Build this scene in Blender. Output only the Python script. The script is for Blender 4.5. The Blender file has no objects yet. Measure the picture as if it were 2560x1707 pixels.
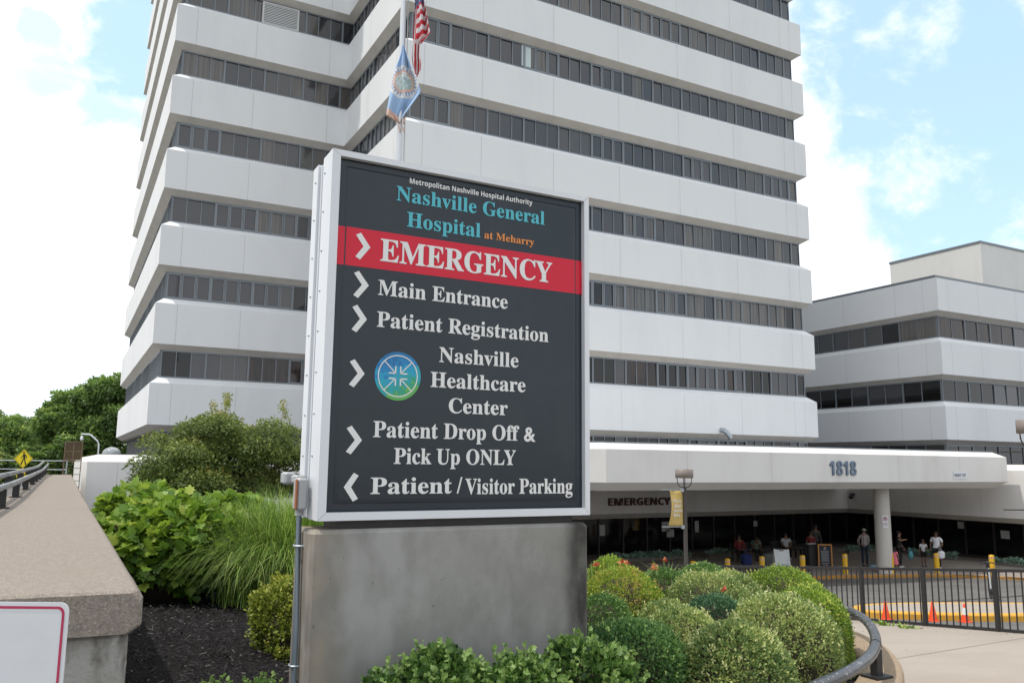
import bpy, math, random
import numpy as np
from mathutils import Vector, Matrix
random.seed(7); RNG = np.random.default_rng(11)
S = bpy.context.scene; COL = S.collection
# ------------------------------------------------------------------ camera, sky, sun, exposure
PS, PIT, ROL = .4924, .1486, .0096
cam = bpy.data.cameras.new('camera'); cam.sensor_width = 36; cam.lens = 2060.2/2560*36
cam.clip_start = .05; cam.clip_end = 2000
co = bpy.data.objects.new('camera', cam); COL.objects.link(co); S.camera = co
_s, _c = math.sin(PS), math.cos(PS); _cp, _sp = math.cos(PIT), math.sin(PIT)
FW = Vector((_s*_cp, _c*_cp, _sp)); _up = Vector((-_s*_sp, -_c*_sp, _cp)); _rt = Vector((_c, -_s, 0))
RT = math.cos(ROL)*_rt+math.sin(ROL)*_up; UP = -math.sin(ROL)*_rt+math.cos(ROL)*_up
M = Matrix.Identity(4)
for i in range(3): M[i][0], M[i][1], M[i][2] = RT[i], UP[i], -FW[i]
co.matrix_world = M
S.view_settings.view_transform = 'Standard'; S.view_settings.look = 'None'
S.view_settings.exposure = 0.16; S.view_settings.gamma = 1
SUN = Vector((-.42, .13, .90)).normalized()
sl = bpy.data.lights.new('sun', 'SUN'); sl.energy = 2.6; sl.angle = math.radians(.8); sl.color = (1, .95, .87)
so = bpy.data.objects.new('sun', sl); COL.objects.link(so); so.rotation_euler = (-SUN).to_track_quat('-Z', 'Y').to_euler(); so.location = (0, 0, 60)

def skydir(x, y):            # direction of a place in the sky
    return (FW+RT*((x-1280)/2060.2)+UP*((853.5-y)/2060.2)).normalized()
W = bpy.data.worlds.new('World'); S.world = W; W.use_nodes = True
nt = W.node_tree; N = nt.nodes; LK = nt.links
bg = N['Background']; bg.inputs[1].default_value = .1
def wn(t, **k):
    n = N.new(t)
    for a, b in k.items(): setattr(n, a, b)
    return n
def wmath(op, a, b=None, clamp=False):
    n = wn('ShaderNodeMath', operation=op, use_clamp=clamp)
    for i, v in enumerate((a, b)):
        if v is None: continue
        if isinstance(v, (int, float)): n.inputs[i].default_value = v
        else: LK.new(v, n.inputs[i])
    return n.outputs[0]
sky = wn('ShaderNodeTexSky', sky_type='NISHITA', sun_disc=False)
sky.sun_elevation = math.asin(SUN.z); sky.sun_rotation = math.atan2(SUN.x, SUN.y); sky.dust_density = 1.5
tc = wn('ShaderNodeTexCoord'); nrm = wn('ShaderNodeVectorMath', operation='NORMALIZE'); LK.new(tc.outputs['Generated'], nrm.inputs[0])
nz = wn('ShaderNodeTexNoise'); nz.inputs['Scale'].default_value = 9.0; nz.inputs['Detail'].default_value = 9; nz.inputs['Roughness'].default_value = .6
LK.new(nrm.outputs[0], nz.inputs['Vector'])
nb = wn('ShaderNodeTexNoise'); nb.inputs['Scale'].default_value = 5.2; nb.inputs['Detail'].default_value = 8; nb.inputs['Roughness'].default_value = .62; nb.inputs['Distortion'].default_value = .25
mp = wn('ShaderNodeMapping'); mp.inputs['Scale'].default_value = (1.0, 2.0, 2.6); mp.inputs['Rotation'].default_value = (.2, .9, .5); LK.new(nrm.outputs[0], mp.inputs['Vector']); LK.new(mp.outputs[0], nb.inputs['Vector'])
holes = None
for (x, y, r0, r1, amt) in ((345, 110, 2.6, 4.2, 1.0), (300, 235, .9, 2.6, .75), (120, 190, .4, 2.2, .6), (110, 70, .3, 1.5, .6), (2440, 290, 8.0, 10.2, 1.0), (2210, 90, 4.6, 6.6, 1.0), (2640, -40, 8, 11, 1.0), (2560, 480, 3.5, 6.0, 1.0), (2330, 520, 1.2, 3.4, .9), (40, 1040, 2.5, 6.0, .5),
        (800, -2300, 10, 30, .5), (-9999, (-.25, -.85, .42), 8, 18, .6), (-9999, (.55, -.75, .30), 6, 13, .6), (-9999, (.1, -.8, .75), 6, 15, .5), (-9999, (.75, -.6, .5), 5, 12, .6)):
    d = skydir(x, y) if x > -9000 else Vector(y).normalized(); dp = wn('ShaderNodeVectorMath', operation='DOT_PRODUCT'); LK.new(nrm.outputs[0], dp.inputs[0]); dp.inputs[1].default_value = d
    ang = wmath('ARCCOSINE', dp.outputs['Value'])
    off = wmath('MULTIPLY', wmath('SUBTRACT', nz.outputs[0], .5), .20)
    ang = wmath('ADD', ang, off)
    mr = wn('ShaderNodeMapRange', interpolation_type='SMOOTHSTEP'); LK.new(ang, mr.inputs[0])
    mr.inputs[1].default_value = math.radians(r1); mr.inputs[2].default_value = math.radians(r0); mr.inputs[3].default_value = 0; mr.inputs[4].default_value = amt
    holes = mr.outputs[0] if holes is None else wmath('MAXIMUM', holes, mr.outputs[0])
wr = wn('ShaderNodeMapRange', interpolation_type='SMOOTHSTEP'); LK.new(nb.outputs[0], wr.inputs[0])
wr.inputs[1].default_value = .48; wr.inputs[2].default_value = .70; wr.inputs[3].default_value = 0; wr.inputs[4].default_value = .80
fac = wmath('MULTIPLY', holes, wmath('SUBTRACT', 1.0, wr.outputs[0]))
cl = wn('ShaderNodeMixRGB'); LK.new(nb.outputs[0], cl.inputs[0]); cl.inputs[1].default_value = (9.4, 10.0, 10.8, 1); cl.inputs[2].default_value = (12.4, 12.6, 12.8, 1)
hz = wn('ShaderNodeMixRGB', blend_type='ADD'); hz.inputs[0].default_value = 1; LK.new(sky.outputs[0], hz.inputs[1]); hz.inputs[2].default_value = (3.8, 5.4, 6.3, 1)
mx = wn('ShaderNodeMixRGB'); LK.new(fac, mx.inputs[0]); LK.new(cl.outputs[0], mx.inputs[1]); LK.new(hz.outputs[0], mx.inputs[2])
LK.new(mx.outputs[0], bg.inputs[0])

# ------------------------------------------------------------------ materials
MATS = {}
def mat(name, col, rough=.6, metal=0, ior=1.45, noise=None, bump=None, spec=None, emit=None, coat=0):
    """noise: list of (scale, detail, colour2, lo, hi, stretch) mixed over col; bump: (scale, strength, distance)"""
    if name in MATS: return MATS[name]
    m = bpy.data.materials.new(name); m.use_nodes = True; t = m.node_tree; p = t.nodes['Principled BSDF']
    p.inputs['Base Color'].default_value = (*col, 1); p.inputs['Roughness'].default_value = rough; p.inputs['Metallic'].default_value = metal; p.inputs['IOR'].default_value = ior
    if spec is not None: p.inputs['Specular IOR Level'].default_value = spec
    if coat: p.inputs['Coat Weight'].default_value = coat
    tcn = t.nodes.new('ShaderNodeTexCoord')
    last = None
    for (sc, det, c2, lo, hi, st) in (noise or []):
        n = t.nodes.new('ShaderNodeTexNoise'); n.inputs['Scale'].default_value = sc; n.inputs['Detail'].default_value = det; n.inputs['Roughness'].default_value = .65
        mpn = t.nodes.new('ShaderNodeMapping'); mpn.inputs['Scale'].default_value = st; mpn.inputs['Location'].default_value = (random.random()*9, random.random()*9, 0)
        t.links.new(tcn.outputs['Object'], mpn.inputs[0]); t.links.new(mpn.outputs[0], n.inputs['Vector'])
        r = t.nodes.new('ShaderNodeMapRange'); r.inputs[1].default_value = lo; r.inputs[2].default_value = hi; t.links.new(n.outputs[0], r.inputs[0])
        x = t.nodes.new('ShaderNodeMixRGB'); t.links.new(r.outputs[0], x.inputs[0])
        if last is None: x.inputs[1].default_value = (*col, 1)
        else: t.links.new(last, x.inputs[1])
        x.inputs[2].default_value = (*c2, 1); last = x.outputs[0]
    if last is not None: t.links.new(last, p.inputs['Base Color'])
    if bump:
        n = t.nodes.new('ShaderNodeTexNoise'); n.inputs['Scale'].default_value = bump[0]; n.inputs['Detail'].default_value = 6
        t.links.new(tcn.outputs['Object'], n.inputs['Vector'])
        b = t.nodes.new('ShaderNodeBump'); b.inputs['Strength'].default_value = bump[1]; b.inputs['Distance'].default_value = bump[2]
        t.links.new(n.outputs[0], b.inputs['Height']); t.links.new(b.outputs[0], p.inputs['Normal'])
    MATS[name] = m; return m
def leafmat(name, stops, rough=.5, trans=.35):
    """stops: colours chosen per leaf through the 'tint' attribute"""
    if name in MATS: return MATS[name]
    m = bpy.data.materials.new(name); m.use_nodes = True; t = m.node_tree; p = t.nodes['Principled BSDF']
    a = t.nodes.new('ShaderNodeAttribute'); a.attribute_name = 'tint'
    r = t.nodes.new('ShaderNodeValToRGB'); t.links.new(a.outputs['Fac'], r.inputs[0])
    e = r.color_ramp.elements
    while len(e) < len(stops): e.new(.5)
    for i, (pos, c) in enumerate(stops): e[i].position = pos; e[i].color = (*c, 1)
    t.links.new(r.outputs[0], p.inputs['Base Color']); p.inputs['Roughness'].default_value = rough
    tr = t.nodes.new('ShaderNodeBsdfTranslucent'); t.links.new(r.outputs[0], tr.inputs[0])
    mxs = t.nodes.new('ShaderNodeMixShader'); mxs.inputs[0].default_value = trans
    t.links.new(p.outputs[0], mxs.inputs[1]); t.links.new(tr.outputs[0], mxs.inputs[2]); t.links.new(mxs.outputs[0], t.nodes['Material Output'].inputs[0])
    MATS[name] = m; return m

PRECAST = mat('precast', (.725, .735, .745), .75, noise=[(.30, 6, (.665, .675, .69), .48, .72, (1, 1, .25)), (2.2, 8, (.60, .60, .595), .62, .84, (3, 3, .16)), (45, 3, (.60, .60, .59), .55, .85, (1, 1, 1))], bump=(60, .06, .02))
PRECASTW = mat('canopy_precast', (.68, .66, .635), .75, noise=[(.5, 6, (.59, .57, .54), .48, .72, (1, 1, .3)), (2.5, 8, (.50, .46, .41), .62, .85, (3, 3, .16))], bump=(60, .06, .02))
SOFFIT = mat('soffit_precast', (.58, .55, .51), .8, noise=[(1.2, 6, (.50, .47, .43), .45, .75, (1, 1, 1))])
JOINT = mat('panel_joint', (.50, .505, .51), .9)
ALU = mat('dark_aluminium', (.19, .21, .23), .45, .3)
ALULT = mat('grey_aluminium', (.22, .245, .265), .4, .4)
SLAT = mat('louvre_slat', (.52, .53, .53), .5)
GLASS = [mat('tinted_glass', (.026, .027, .031), .04, ior=1.68), mat('smoked_glass', (.036, .036, .040), .06, ior=1.66), mat('curtained_glass', (.125, .115, .105), .10, ior=1.6, noise=[(9, 2, (.07, .065, .062), .4, .6, (1, 1, .02))]),
         mat('dim_curtained_glass', (.065, .062, .060), .08, ior=1.62), mat('papered_glass', (.50, .58, .58), .3), mat('clear_glass_dark_reflection', (.010, .0095, .010), .03, ior=1.50), mat('brown_lit_glass', (.045, .030, .024), .06, ior=1.5, noise=[(5, 3, (.015, .012, .012), .4, .6, (1, 1, .1))])]  # clear dark panes: missing tree reflections are darkened into the glass colour
DARKGLASS = mat('entrance_glass', (.008, .008, .009), .06, ior=1.5)
ROOF = mat('roof_membrane', (.10, .10, .105), .9)
CONC = mat('grey_concrete', (.29, .285, .265), .85, noise=[(1.3, 7, (.215, .21, .195), .42, .70, (1, 1, .8)), (5, 8, (.33, .325, .31), .5, .8, (1, 1, .6)), (120, 3, (.20, .195, .18), .55, .85, (1, 1, 1))], bump=(150, .12, .01))
CAPC = mat('exposed_aggregate', (.275, .232, .193), .9, noise=[(55, 4, (.17, .145, .125), .46, .66, (1, 1, 1)), (120, 2, (.48, .44, .41), .57, .72, (1, 1, 1)), (20, 5, (.22, .19, .165), .52, .66, (1, 1, 1)), (1.5, 5, (.26, .215, .175), .5, .8, (1, 1, 1)), (9, 6, (.23, .195, .165), .55, .75, (1, 1, 1))], bump=(90, .55, .012))
WALLC = mat('weathered_concrete', (.33, .32, .295), .9, noise=[(6.5, 9, (.12, .108, .092), .46, .62, (1, 1, .45)), (13, 8, (.27, .25, .22), .5, .68, (1, 1, .7)), (26, 6, (.46, .45, .42), .6, .72, (1, 1, .5)), (.9, 4, (.27, .19, .12), .62, .8, (2, 1, .4))], bump=(60, .3, .02))
WALK = mat('brushed_concrete', (.36, .315, .268), .9, noise=[(.8, 7, (.315, .272, .23), .45, .7, (1, 1, 1)), (70, 3, (.28, .24, .20), .5, .8, (1, 1, 1)), (9, 8, (.33, .285, .24), .5, .8, (1, 1, 1)), (3, 8, (.24, .205, .17), .68, .85, (1, 1, 1))], bump=(180, .15, .01))
KERB = mat('tan_kerb_concrete', (.36, .27, .185), .9, noise=[(5, 8, (.30, .22, .15), .45, .72, (1, 1, 1)), (60, 4, (.24, .165, .10), .5, .66, (1, 1, 1)), (90, 3, (.56, .47, .37), .56, .72, (1, 1, 1))], bump=(70, .6, .02))
ASPH = mat('worn_asphalt', (.125, .120, .113), .9, noise=[(.35, 6, (.080, .078, .075), .42, .66, (1, 1, 1)), (90, 3, (.20, .19, .18), .5, .8, (1, 1, 1)), (2.5, 8, (.17, .162, .15), .5, .75, (1, 1, 1))], bump=(120, .3, .01))
YEL = mat('yellow_kerb_paint', (.62, .33, .035), .7, noise=[(6, 8, (.40, .24, .07), .5, .72, (1, 1, 1)), (40, 4, (.50, .30, .08), .55, .8, (1, 1, 1))])
YPAINT = mat('yellow_bollard_paint', (.72, .42, .02), .45, noise=[(8, 5, (.55, .30, .02), .5, .8, (1, 1, 1))])
MULCH = mat('black_mulch', (.022, .020, .020), .95, noise=[(40, 6, (.007, .006, .006), .4, .65, (1, 1, 1)), (18, 4, (.030, .027, .026), .55, .8, (1, 1, 1))], bump=(45, 1.0, .05), spec=.15)
WHITEM = mat('white_painted_metal', (.66, .68, .71), .38, noise=[(3, 6, (.61, .63, .66), .5, .8, (1, 1, .3)), (30, 4, (.52, .53, .54), .66, .9, (1, 1, .4))])
PANEL = mat('charcoal_sign_face', (.016, .024, .033), .20, ior=1.42, noise=[(2.2, 7, (.024, .032, .040), .50, .75, (1, 1, .5)), (26, 6, (.030, .034, .038), .66, .85, (1, 1, .4))], bump=(1.6, .25, .02))
PANRED = mat('red_sign_face', (.58, .006, .030), .24, ior=1.40)
LETW = mat('white_lettering', (.70, .70, .69), .4)
LETB = mat('turquoise_lettering', (.075, .42, .50), .4)
LETO = mat('orange_lettering', (.68, .24, .055), .4)
GALV = mat('galvanised_steel', (.40, .44, .47), .42, .6, noise=[(12, 5, (.30, .33, .36), .45, .7, (1, 1, .4))])
GREYP = mat('grey_enamel', (.36, .37, .375), .45)
DARKM = mat('black_painted_steel', (.022, .021, .022), .5, noise=[(20, 5, (.04, .036, .035), .5, .8, (1, 1, 1))])
BRONZE = mat('dark_bronze_steel', (.045, .037, .032), .5)
RAILP = mat('chipped_grey_rail_paint', (.055, .060, .070), .30, .0, noise=[(7, 9, (.13, .135, .15), .52, .70, (1, 1, 1)), (30, 6, (.50, .50, .50), .62, .655, (1, 1, 1))])
GRAIL = mat('worn_grey_pipe', (.24, .25, .26), .4, .3, noise=[(3, 7, (.13, .115, .10), .48, .7, (1, .3, 1)), (14, 8, (.30, .32, .34), .5, .75, (1, .4, 1))])
STEEL = mat('brushed_steel_pole', (.56, .57, .58), .34, .75)
PLASTICW = mat('white_plastic', (.62, .64, .63), .5)
BARK = mat('bark', (.075, .058, .043), .9, noise=[(9, 6, (.04, .03, .022), .45, .7, (1, 1, .2))], bump=(30, .8, .03))
SKIN1 = mat('tan_skin', (.30, .17, .11), .55); SKIN2 = mat('brown_skin', (.16, .085, .055), .55)
HAIR = mat('dark_hair', (.015, .011, .010), .6)

# ------------------------------------------------------------------ builders
WL = {}
def link(o): COL.objects.link(o); return o
def setp(o, label=None, cat=None, group=None, kind=None):
    if label: o['label'] = label
    if cat: o['category'] = cat
    if group: o['group'] = group
    if kind: o['kind'] = kind
    return o
def thing(name, label, cat, loc=(0, 0, 0), group=None):
    o = bpy.data.objects.new(name, None); o.empty_display_size = .2; link(o); o.location = loc; WL[o.name] = Vector(loc)
    return setp(o, label, cat, group)
class MB:
    def __init__(s): s.v = []; s.f = []; s.m = []; s.sm = []
    def add(s, vs, fs, mi=0, sm=False):
        b = len(s.v); s.v += [tuple(v) for v in vs]
        for f in fs: s.f.append(tuple(i+b for i in f)); s.m.append(mi); s.sm.append(sm)
        return s
    def box(s, x0, x1, y0, y1, z0, z1, mi=0):
        vs = [(x, y, z) for z in (z0, z1) for y in (y0, y1) for x in (x0, x1)]
        return s.add(vs, [(0, 2, 3, 1), (4, 5, 7, 6), (0, 1, 5, 4), (2, 6, 7, 3), (0, 4, 6, 2), (1, 3, 7, 5)], mi)
    def obox(s, c, ax, ay, az, mi=0):       # oriented box: centre and three half vectors
        c = Vector(c); ax, ay, az = Vector(ax), Vector(ay), Vector(az)
        vs = [c+ax*i+ay*j+az*k for k in (-1, 1) for j in (-1, 1) for i in (-1, 1)]
        return s.add(vs, [(0, 2, 3, 1), (4, 5, 7, 6), (0, 1, 5, 4), (2, 6, 7, 3), (0, 4, 6, 2), (1, 3, 7, 5)], mi)
    def rbox(s, x0, x1, y0, y1, z0, z1, r=.01, mi=0):   # box with chamfered edges
        rings = []
        for z, k in ((z0, r), (z0+r, 0), (z1-r, 0), (z1, r)):
            a, b, c, d = x0+k, x1-k, y0+k, y1-k
            q = r if k == 0 else r*.5
            rings.append([(a+q, c, z), (b-q, c, z), (b, c+q, z), (b, d-q, z), (b-q, d, z), (a+q, d, z), (a, d-q, z), (a, c+q, z)])
        return s.rings(rings, mi, caps=True)
    def rings(s, R, mi=0, caps=True, sm=False, closed=True):
        n = len(R[0]); vs = [p for r in R for p in r]; fs = []
        for i in range(len(R)-1):
            for j in range(n if closed else n-1):
                k = (j+1) % n; fs.append((i*n+j, i*n+k, (i+1)*n+k, (i+1)*n+j))
        s.add(vs, fs, mi, sm)
        if caps: s.add(R[0], [tuple(range(n))[::-1]], mi); s.add(R[-1], [tuple(range(n))], mi)
        return s
    def prism(s, poly, z0, z1, mi=0): return s.rings([[(x, y, z0) for x, y in poly], [(x, y, z1) for x, y in poly]], mi)
    def lathe(s, prof, c=(0, 0, 0), n=16, mi=0, sm=True):
        R = [[(c[0]+r*math.cos(2*math.pi*i/n), c[1]+r*math.sin(2*math.pi*i/n), c[2]+z) for i in range(n)] for r, z in prof]
        return s.rings(R, mi, True, sm)
    def tube(s, P, r, n=8, mi=0, caps=True):
        P = [Vector(p) for p in P]; R = []; up = Vector((.13, .27, .95)).normalized()
        for i, p in enumerate(P):
            t = (P[min(i+1, len(P)-1)]-P[max(i-1, 0)]).normalized()
            if abs(t.dot(up)) > .97: a = t.cross(Vector((1, 0, 0))).normalized()
            else: a = t.cross(up).normalized()
            b = a.cross(t).normalized(); rr = r[i] if isinstance(r, (list, tuple)) else r
            R.append([p+a*rr*math.cos(2*math.pi*j/n)+b*rr*math.sin(2*math.pi*j/n) for j in range(n)])
        return s.rings(R, mi, caps, True)
    def sphere(s, c, r, n=12, mi=0, half=False):
        rx, ry, rz = (r, r, r) if isinstance(r, (int, float)) else r
        lo = 0 if half else -math.pi/2; k = n//2; R = []
        for i in range(k+1):
            a = lo+(math.pi/2-lo)*i/k; q = max(math.cos(a), .01)
            R.append([(c[0]+rx*q*math.cos(2*math.pi*j/n), c[1]+ry*q*math.sin(2*math.pi*j/n), c[2]+rz*math.sin(a)) for j in range(n)])
        return s.rings(R, mi, True, True)
    def build(s, name, mats, parent=None, bevel=0, label=None):
        if not isinstance(mats, (list, tuple)): mats = [mats]
        me = bpy.data.meshes.new(name)
        off = WL.get(parent.name, Vector()) if parent else Vector()
        me.from_pydata([(x-off.x, y-off.y, z-off.z) for x, y, z in s.v], [], s.f)
        for m in mats: me.materials.append(m)
        me.polygons.foreach_set('material_index', s.m); me.polygons.foreach_set('use_smooth', s.sm); me.update()
        o = bpy.data.objects.new(name, me); link(o)
        if parent: o.parent = parent; WL[o.name] = off
        else: WL[o.name] = Vector()
        if bevel:
            b = o.modifiers.new('bevel', 'BEVEL'); b.width = bevel; b.segments = 2; b.limit_method = 'ANGLE'; b.angle_limit = math.radians(40)
        if label: o['label'] = label
        return o
def top(o, label, cat, group=None): return setp(o, label, cat, group)
def struct(o): o['kind'] = 'structure'; return o
def copy_tree(o, parent=None):
    c = o.copy(); link(c); WL[c.name] = WL.get(o.name, Vector())
    if parent: c.parent = parent
    for ch in list(o.children): copy_tree(ch, c)
    return c
def serif(t):
    return ''.join(chr(0x1D400+ord(c)-65) if 'A' <= c <= 'Z' else chr(0x1D41A+ord(c)-97) if 'a' <= c <= 'z' else c for c in t)
def sans(t):
    return ''.join(chr(0x1D5D4+ord(c)-65) if 'A' <= c <= 'Z' else chr(0x1D5EE+ord(c)-97) if 'a' <= c <= 'z' else chr(0x1D7EC+ord(c)-48) if '0' <= c <= '9' else c for c in t)
_caps = {}
def textmesh(t, ext=0., off=0.):
    c = bpy.data.curves.new('t', 'FONT'); c.body = t; c.extrude = ext; c.offset = off; c.resolution_u = 3
    o = bpy.data.objects.new('t', c); link(o); dg = bpy.context.evaluated_depsgraph_get(); dg.update()
    me = bpy.data.meshes.new_from_object(o.evaluated_get(dg)); bpy.data.objects.remove(o); bpy.data.curves.remove(c)
    return me
def text(name, t, m, parent, x0, x1, zb, cap, y, style=serif, ext=.004, off=0., frame=None):
    """letters facing -Y between x0 and x1 on a baseline zb; frame = (origin, right, up) for other planes"""
    if style not in _caps:
        q = textmesh(style('H')); _caps[style] = max(v.co.y for v in q.vertices)
    me = textmesh(style(t), 1, off); n = len(me.vertices); a = np.empty(n*3); me.vertices.foreach_get('co', a); a = a.reshape(-1, 3)
    lo, hi = a[:, 0].min(), a[:, 0].max(); k = cap/_caps[style]
    X = x0+(a[:, 0]-lo)/(hi-lo)*(x1-x0); Z = zb+a[:, 1]*k; Dp = a[:, 2]*ext
    wl = WL.get(parent.name, Vector())
    if frame is None: out = np.stack([X-wl.x, y-Dp-ext-wl.y, Z-wl.z], 1)
    else:
        o, r, u = (np.array(v, float) for v in frame); nn = np.cross(r, u)
        out = o+X[:, None]*r+Z[:, None]*u+(Dp+ext)[:, None]*nn-np.array(wl)
    me.vertices.foreach_set('co', out.ravel()); me.materials.clear(); me.materials.append(m); me.update(); me.name = name
    o = bpy.data.objects.new(name, me); link(o); o.parent = parent; WL[o.name] = wl
    return o

# ------------------------------------------------------------------ building pieces
def offset(poly, d):          # inset of a counter-clockwise polygon
    n = len(poly); out = []
    for i in range(n):
        p0, p1, p2 = (Vector(poly[j % n]) for j in (i-1, i, i+1))
        e0, e1 = (p1-p0).normalized(), (p2-p1).normalized(); n0, n1 = Vector((-e0.y, e0.x)), Vector((-e1.y, e1.x))
        b = (n0+n1); k = d/(1+n0.dot(n1)); out.append(tuple(p1+b*k))
    return out
def band(poly, z0, name, parent, H=2.0, up=.30, dn=.25, ins=.38, mats=None, joints=(), jgrid=4.0):
    """a precast spandrel: sloped soffit, upright face, sloped sill"""
    mb = MB(); i1 = offset(poly, ins); i2 = offset(poly, ins+1.2)
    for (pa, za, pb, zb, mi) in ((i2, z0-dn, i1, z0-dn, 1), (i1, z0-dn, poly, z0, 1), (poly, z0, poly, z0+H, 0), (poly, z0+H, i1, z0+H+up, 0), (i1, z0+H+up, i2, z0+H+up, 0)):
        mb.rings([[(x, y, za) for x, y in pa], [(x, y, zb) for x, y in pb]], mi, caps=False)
    for (ei) in joints:       # upright seams between the panels of one face
        p, q = Vector(poly[ei]), Vector(poly[(ei+1) % len(poly)]); L = (q-p).length; e = (q-p)/L; nn = Vector((e.y, -e.x))
        ts = [t for t in np.arange(jgrid, L-1.2, jgrid)]+[1.0, L-1.0]
        for t in ts:
            a = p+e*(t-.011)+nn*.003; b = p+e*(t+.011)+nn*.003
            mb.add([(a.x, a.y, z0), (b.x, b.y, z0), (b.x, b.y, z0+H), (a.x, a.y, z0+H)], [(0, 1, 2, 3)], 2)
            a2 = p+e*(t-.011)-nn*(ins-.003); b2 = p+e*(t+.011)-nn*(ins-.003)
            mb.add([(a2.x, a2.y, z0-dn-.003), (b2.x, b2.y, z0-dn-.003), (b.x, b.y, z0-.003), (a.x, a.y, z0-.003)], [(0, 1, 2, 3)], 2)
    return mb.build(name, mats or [PRECAST, SOFFIT, JOINT], parent)
def ribbon(p, q, z0, z1, parent, pitch=.667, group=3, ins=.46, seed=0, kinds=(.55, .2, .15, .1), skip=None, ext=True):
    """a strip of panes along p->q (outside on the right hand), frame and glass"""
    rnd = random.Random(seed); p, q = Vector(p), Vector(q); L = (q-p).length; e = (q-p)/L; nn = Vector((e.y, -e.x))
    off = -nn*ins; n = max(1, round(L/pitch)); w = L/n
    fr = MB(); gl = MB()
    def pt(t, d, z): v = p+e*t+off+nn*d; return (v.x, v.y, z)
    def bar(t0, t1, a, b, d0, d1, mi=0):
        vs = [pt(t, d, z) for z in (a, b) for d in (d0, d1) for t in (t0, t1)]
        fr.add(vs, [(0, 1, 3, 2), (4, 6, 7, 5), (0, 4, 5, 1), (2, 3, 7, 6), (0, 2, 6, 4), (1, 5, 7, 3)], mi)
    bar(0, L, z0, z0+.07, .0, .07); bar(0, L, z1-.07, z1, .0, .07)
    kind = 0
    for i in range(n+1):
        ww = .045 if i % group == 0 else .022
        bar(max(0, i*w-ww), min(L, i*w+ww), z0+.07, z1-.07, .0, .068 if i % group == 0 else .05)
    for i in range(n):
        if i % group == 0:
            kind = rnd.choices((range(4) if len(kinds) == 4 else range(len(GLASS))), kinds)[0]; light = rnd.random() < .28
        if skip and skip(p+e*(i+.5)*w): continue
        k = kind if rnd.random() < .75 else rnd.choices((range(4) if len(kinds) == 4 else range(len(GLASS))), kinds)[0]
        t0, t1 = i*w+.02, (i+1)*w-.02; a, b = rnd.uniform(-.006, .006), rnd.uniform(-.030, .012)
        gl.add([pt(t0, .012+a, z0+.05), pt(t1, .012-a, z0+.05), pt(t1, .012-a+b, z1-.05), pt(t0, .012+a+b, z1-.05)], [(0, 1, 2, 3)], k)
        if light:             # opening sashes carry a paler frame
            for (c, d, x, y) in ((t0+.02, t1-.02, z0+.075, z0+.115), (t0+.02, t1-.02, z1-.115, z1-.075), (t0+.02, t0+.055, z0+.115, z1-.115), (t1-.055, t1-.02, z0+.115, z1-.115)): bar(c, d, x, y, .018, .06, 1)
    f = fr.build('ribbon_window', [ALU, ALULT], parent); gl.build('glass', GLASS, f)
    return f

Z1, FH = 1.74, 3.9
TP = [(3.32, 42.8), (12.29, 42.8), (12.29, 33.63), (38.1, 33.63), (38.1, 69), (3.32, 69)]
tower = thing('hospital_tower', 'tall white hospital tower with horizontal ribbon windows behind the big sign', 'building', (20, 45, -4.5))
NF = 11
BRIGHT = 5
for k in range(NF):
    z = Z1+FH*k
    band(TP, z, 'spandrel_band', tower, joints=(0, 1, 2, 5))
for k in range(0, NF):
    z0 = Z1+FH*(k-1)+2.30; z1 = Z1+FH*k-.25
    kd = ((.42, .20, .20, .18) if k > 2 else (.45, .15, .16, .14, 0, .10, 0)) if k > 1 else (.10, .16, .03, .05, 0, .46, .20)  # lower floors draw more panes with dark tree reflections put into their colour
    sk = None
    pass
    pass
    for e in (0, 1, 2, 5):
        if k == 0 and e != 2 and e != 0: continue
        p, q = offset(TP, 0)[e], TP[(e+1) % 6]
        a = Vector(p); b = Vector(q); dirn = (b-a).normalized()
        conv0 = e in (0, 2, 5) ; conv1 = e in (1, 2, 5)
        # window line is inset: shorten at outer corners, lengthen at the re-entrant one
        i2 = offset(TP, .46); a2, b2 = Vector(i2[e]), Vector(i2[(e+1) % 6])
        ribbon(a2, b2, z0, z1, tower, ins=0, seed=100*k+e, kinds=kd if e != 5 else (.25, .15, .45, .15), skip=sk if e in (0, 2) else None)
core = MB(); core.prism(offset(TP, .75), .3, Z1+FH*NF-1.9); core.build('core_wall', ROOF, tower)
MB().prism(offset(TP, .3), Z1+FH*(NF-1)+2.31, Z1+FH*(NF-1)+2.6).build('roof', ROOF, tower)
lv = MB(); lv.box(7.60, 9.52, 43.14, 43.2, 23.50, 24.72)
for i in range(12): zz = 23.56+i*.095; lv.box(7.66, 9.46, 43.06, 43.12, zz, zz+.052, 1)
for (a, b, c, d) in ((7.57, 7.66, 23.47, 24.75), (9.46, 9.55, 23.47, 24.75), (7.66, 9.46, 24.68, 24.75), (7.66, 9.46, 23.47, 23.54)): lv.box(a, b, 43.05, 43.19, c, d, 1)
lv.build('louvre_vent', [ALU, SLAT], tower)
MB().add([(18.66, 34.055, 19.80), (19.20, 34.055, 19.80), (19.20, 34.055, 20.93), (18.66, 34.055, 20.93)], [(0, 1, 2, 3)]).build('papered_pane', GLASS[4], tower)
MB().tube([(30.75, 33.75, 1.95), (30.75, 33.45, 1.93), (30.82, 33.22, 1.78), (30.95, 33.12, 1.5)], .13, 12).build('drain_pipe', GALV, tower)

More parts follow.
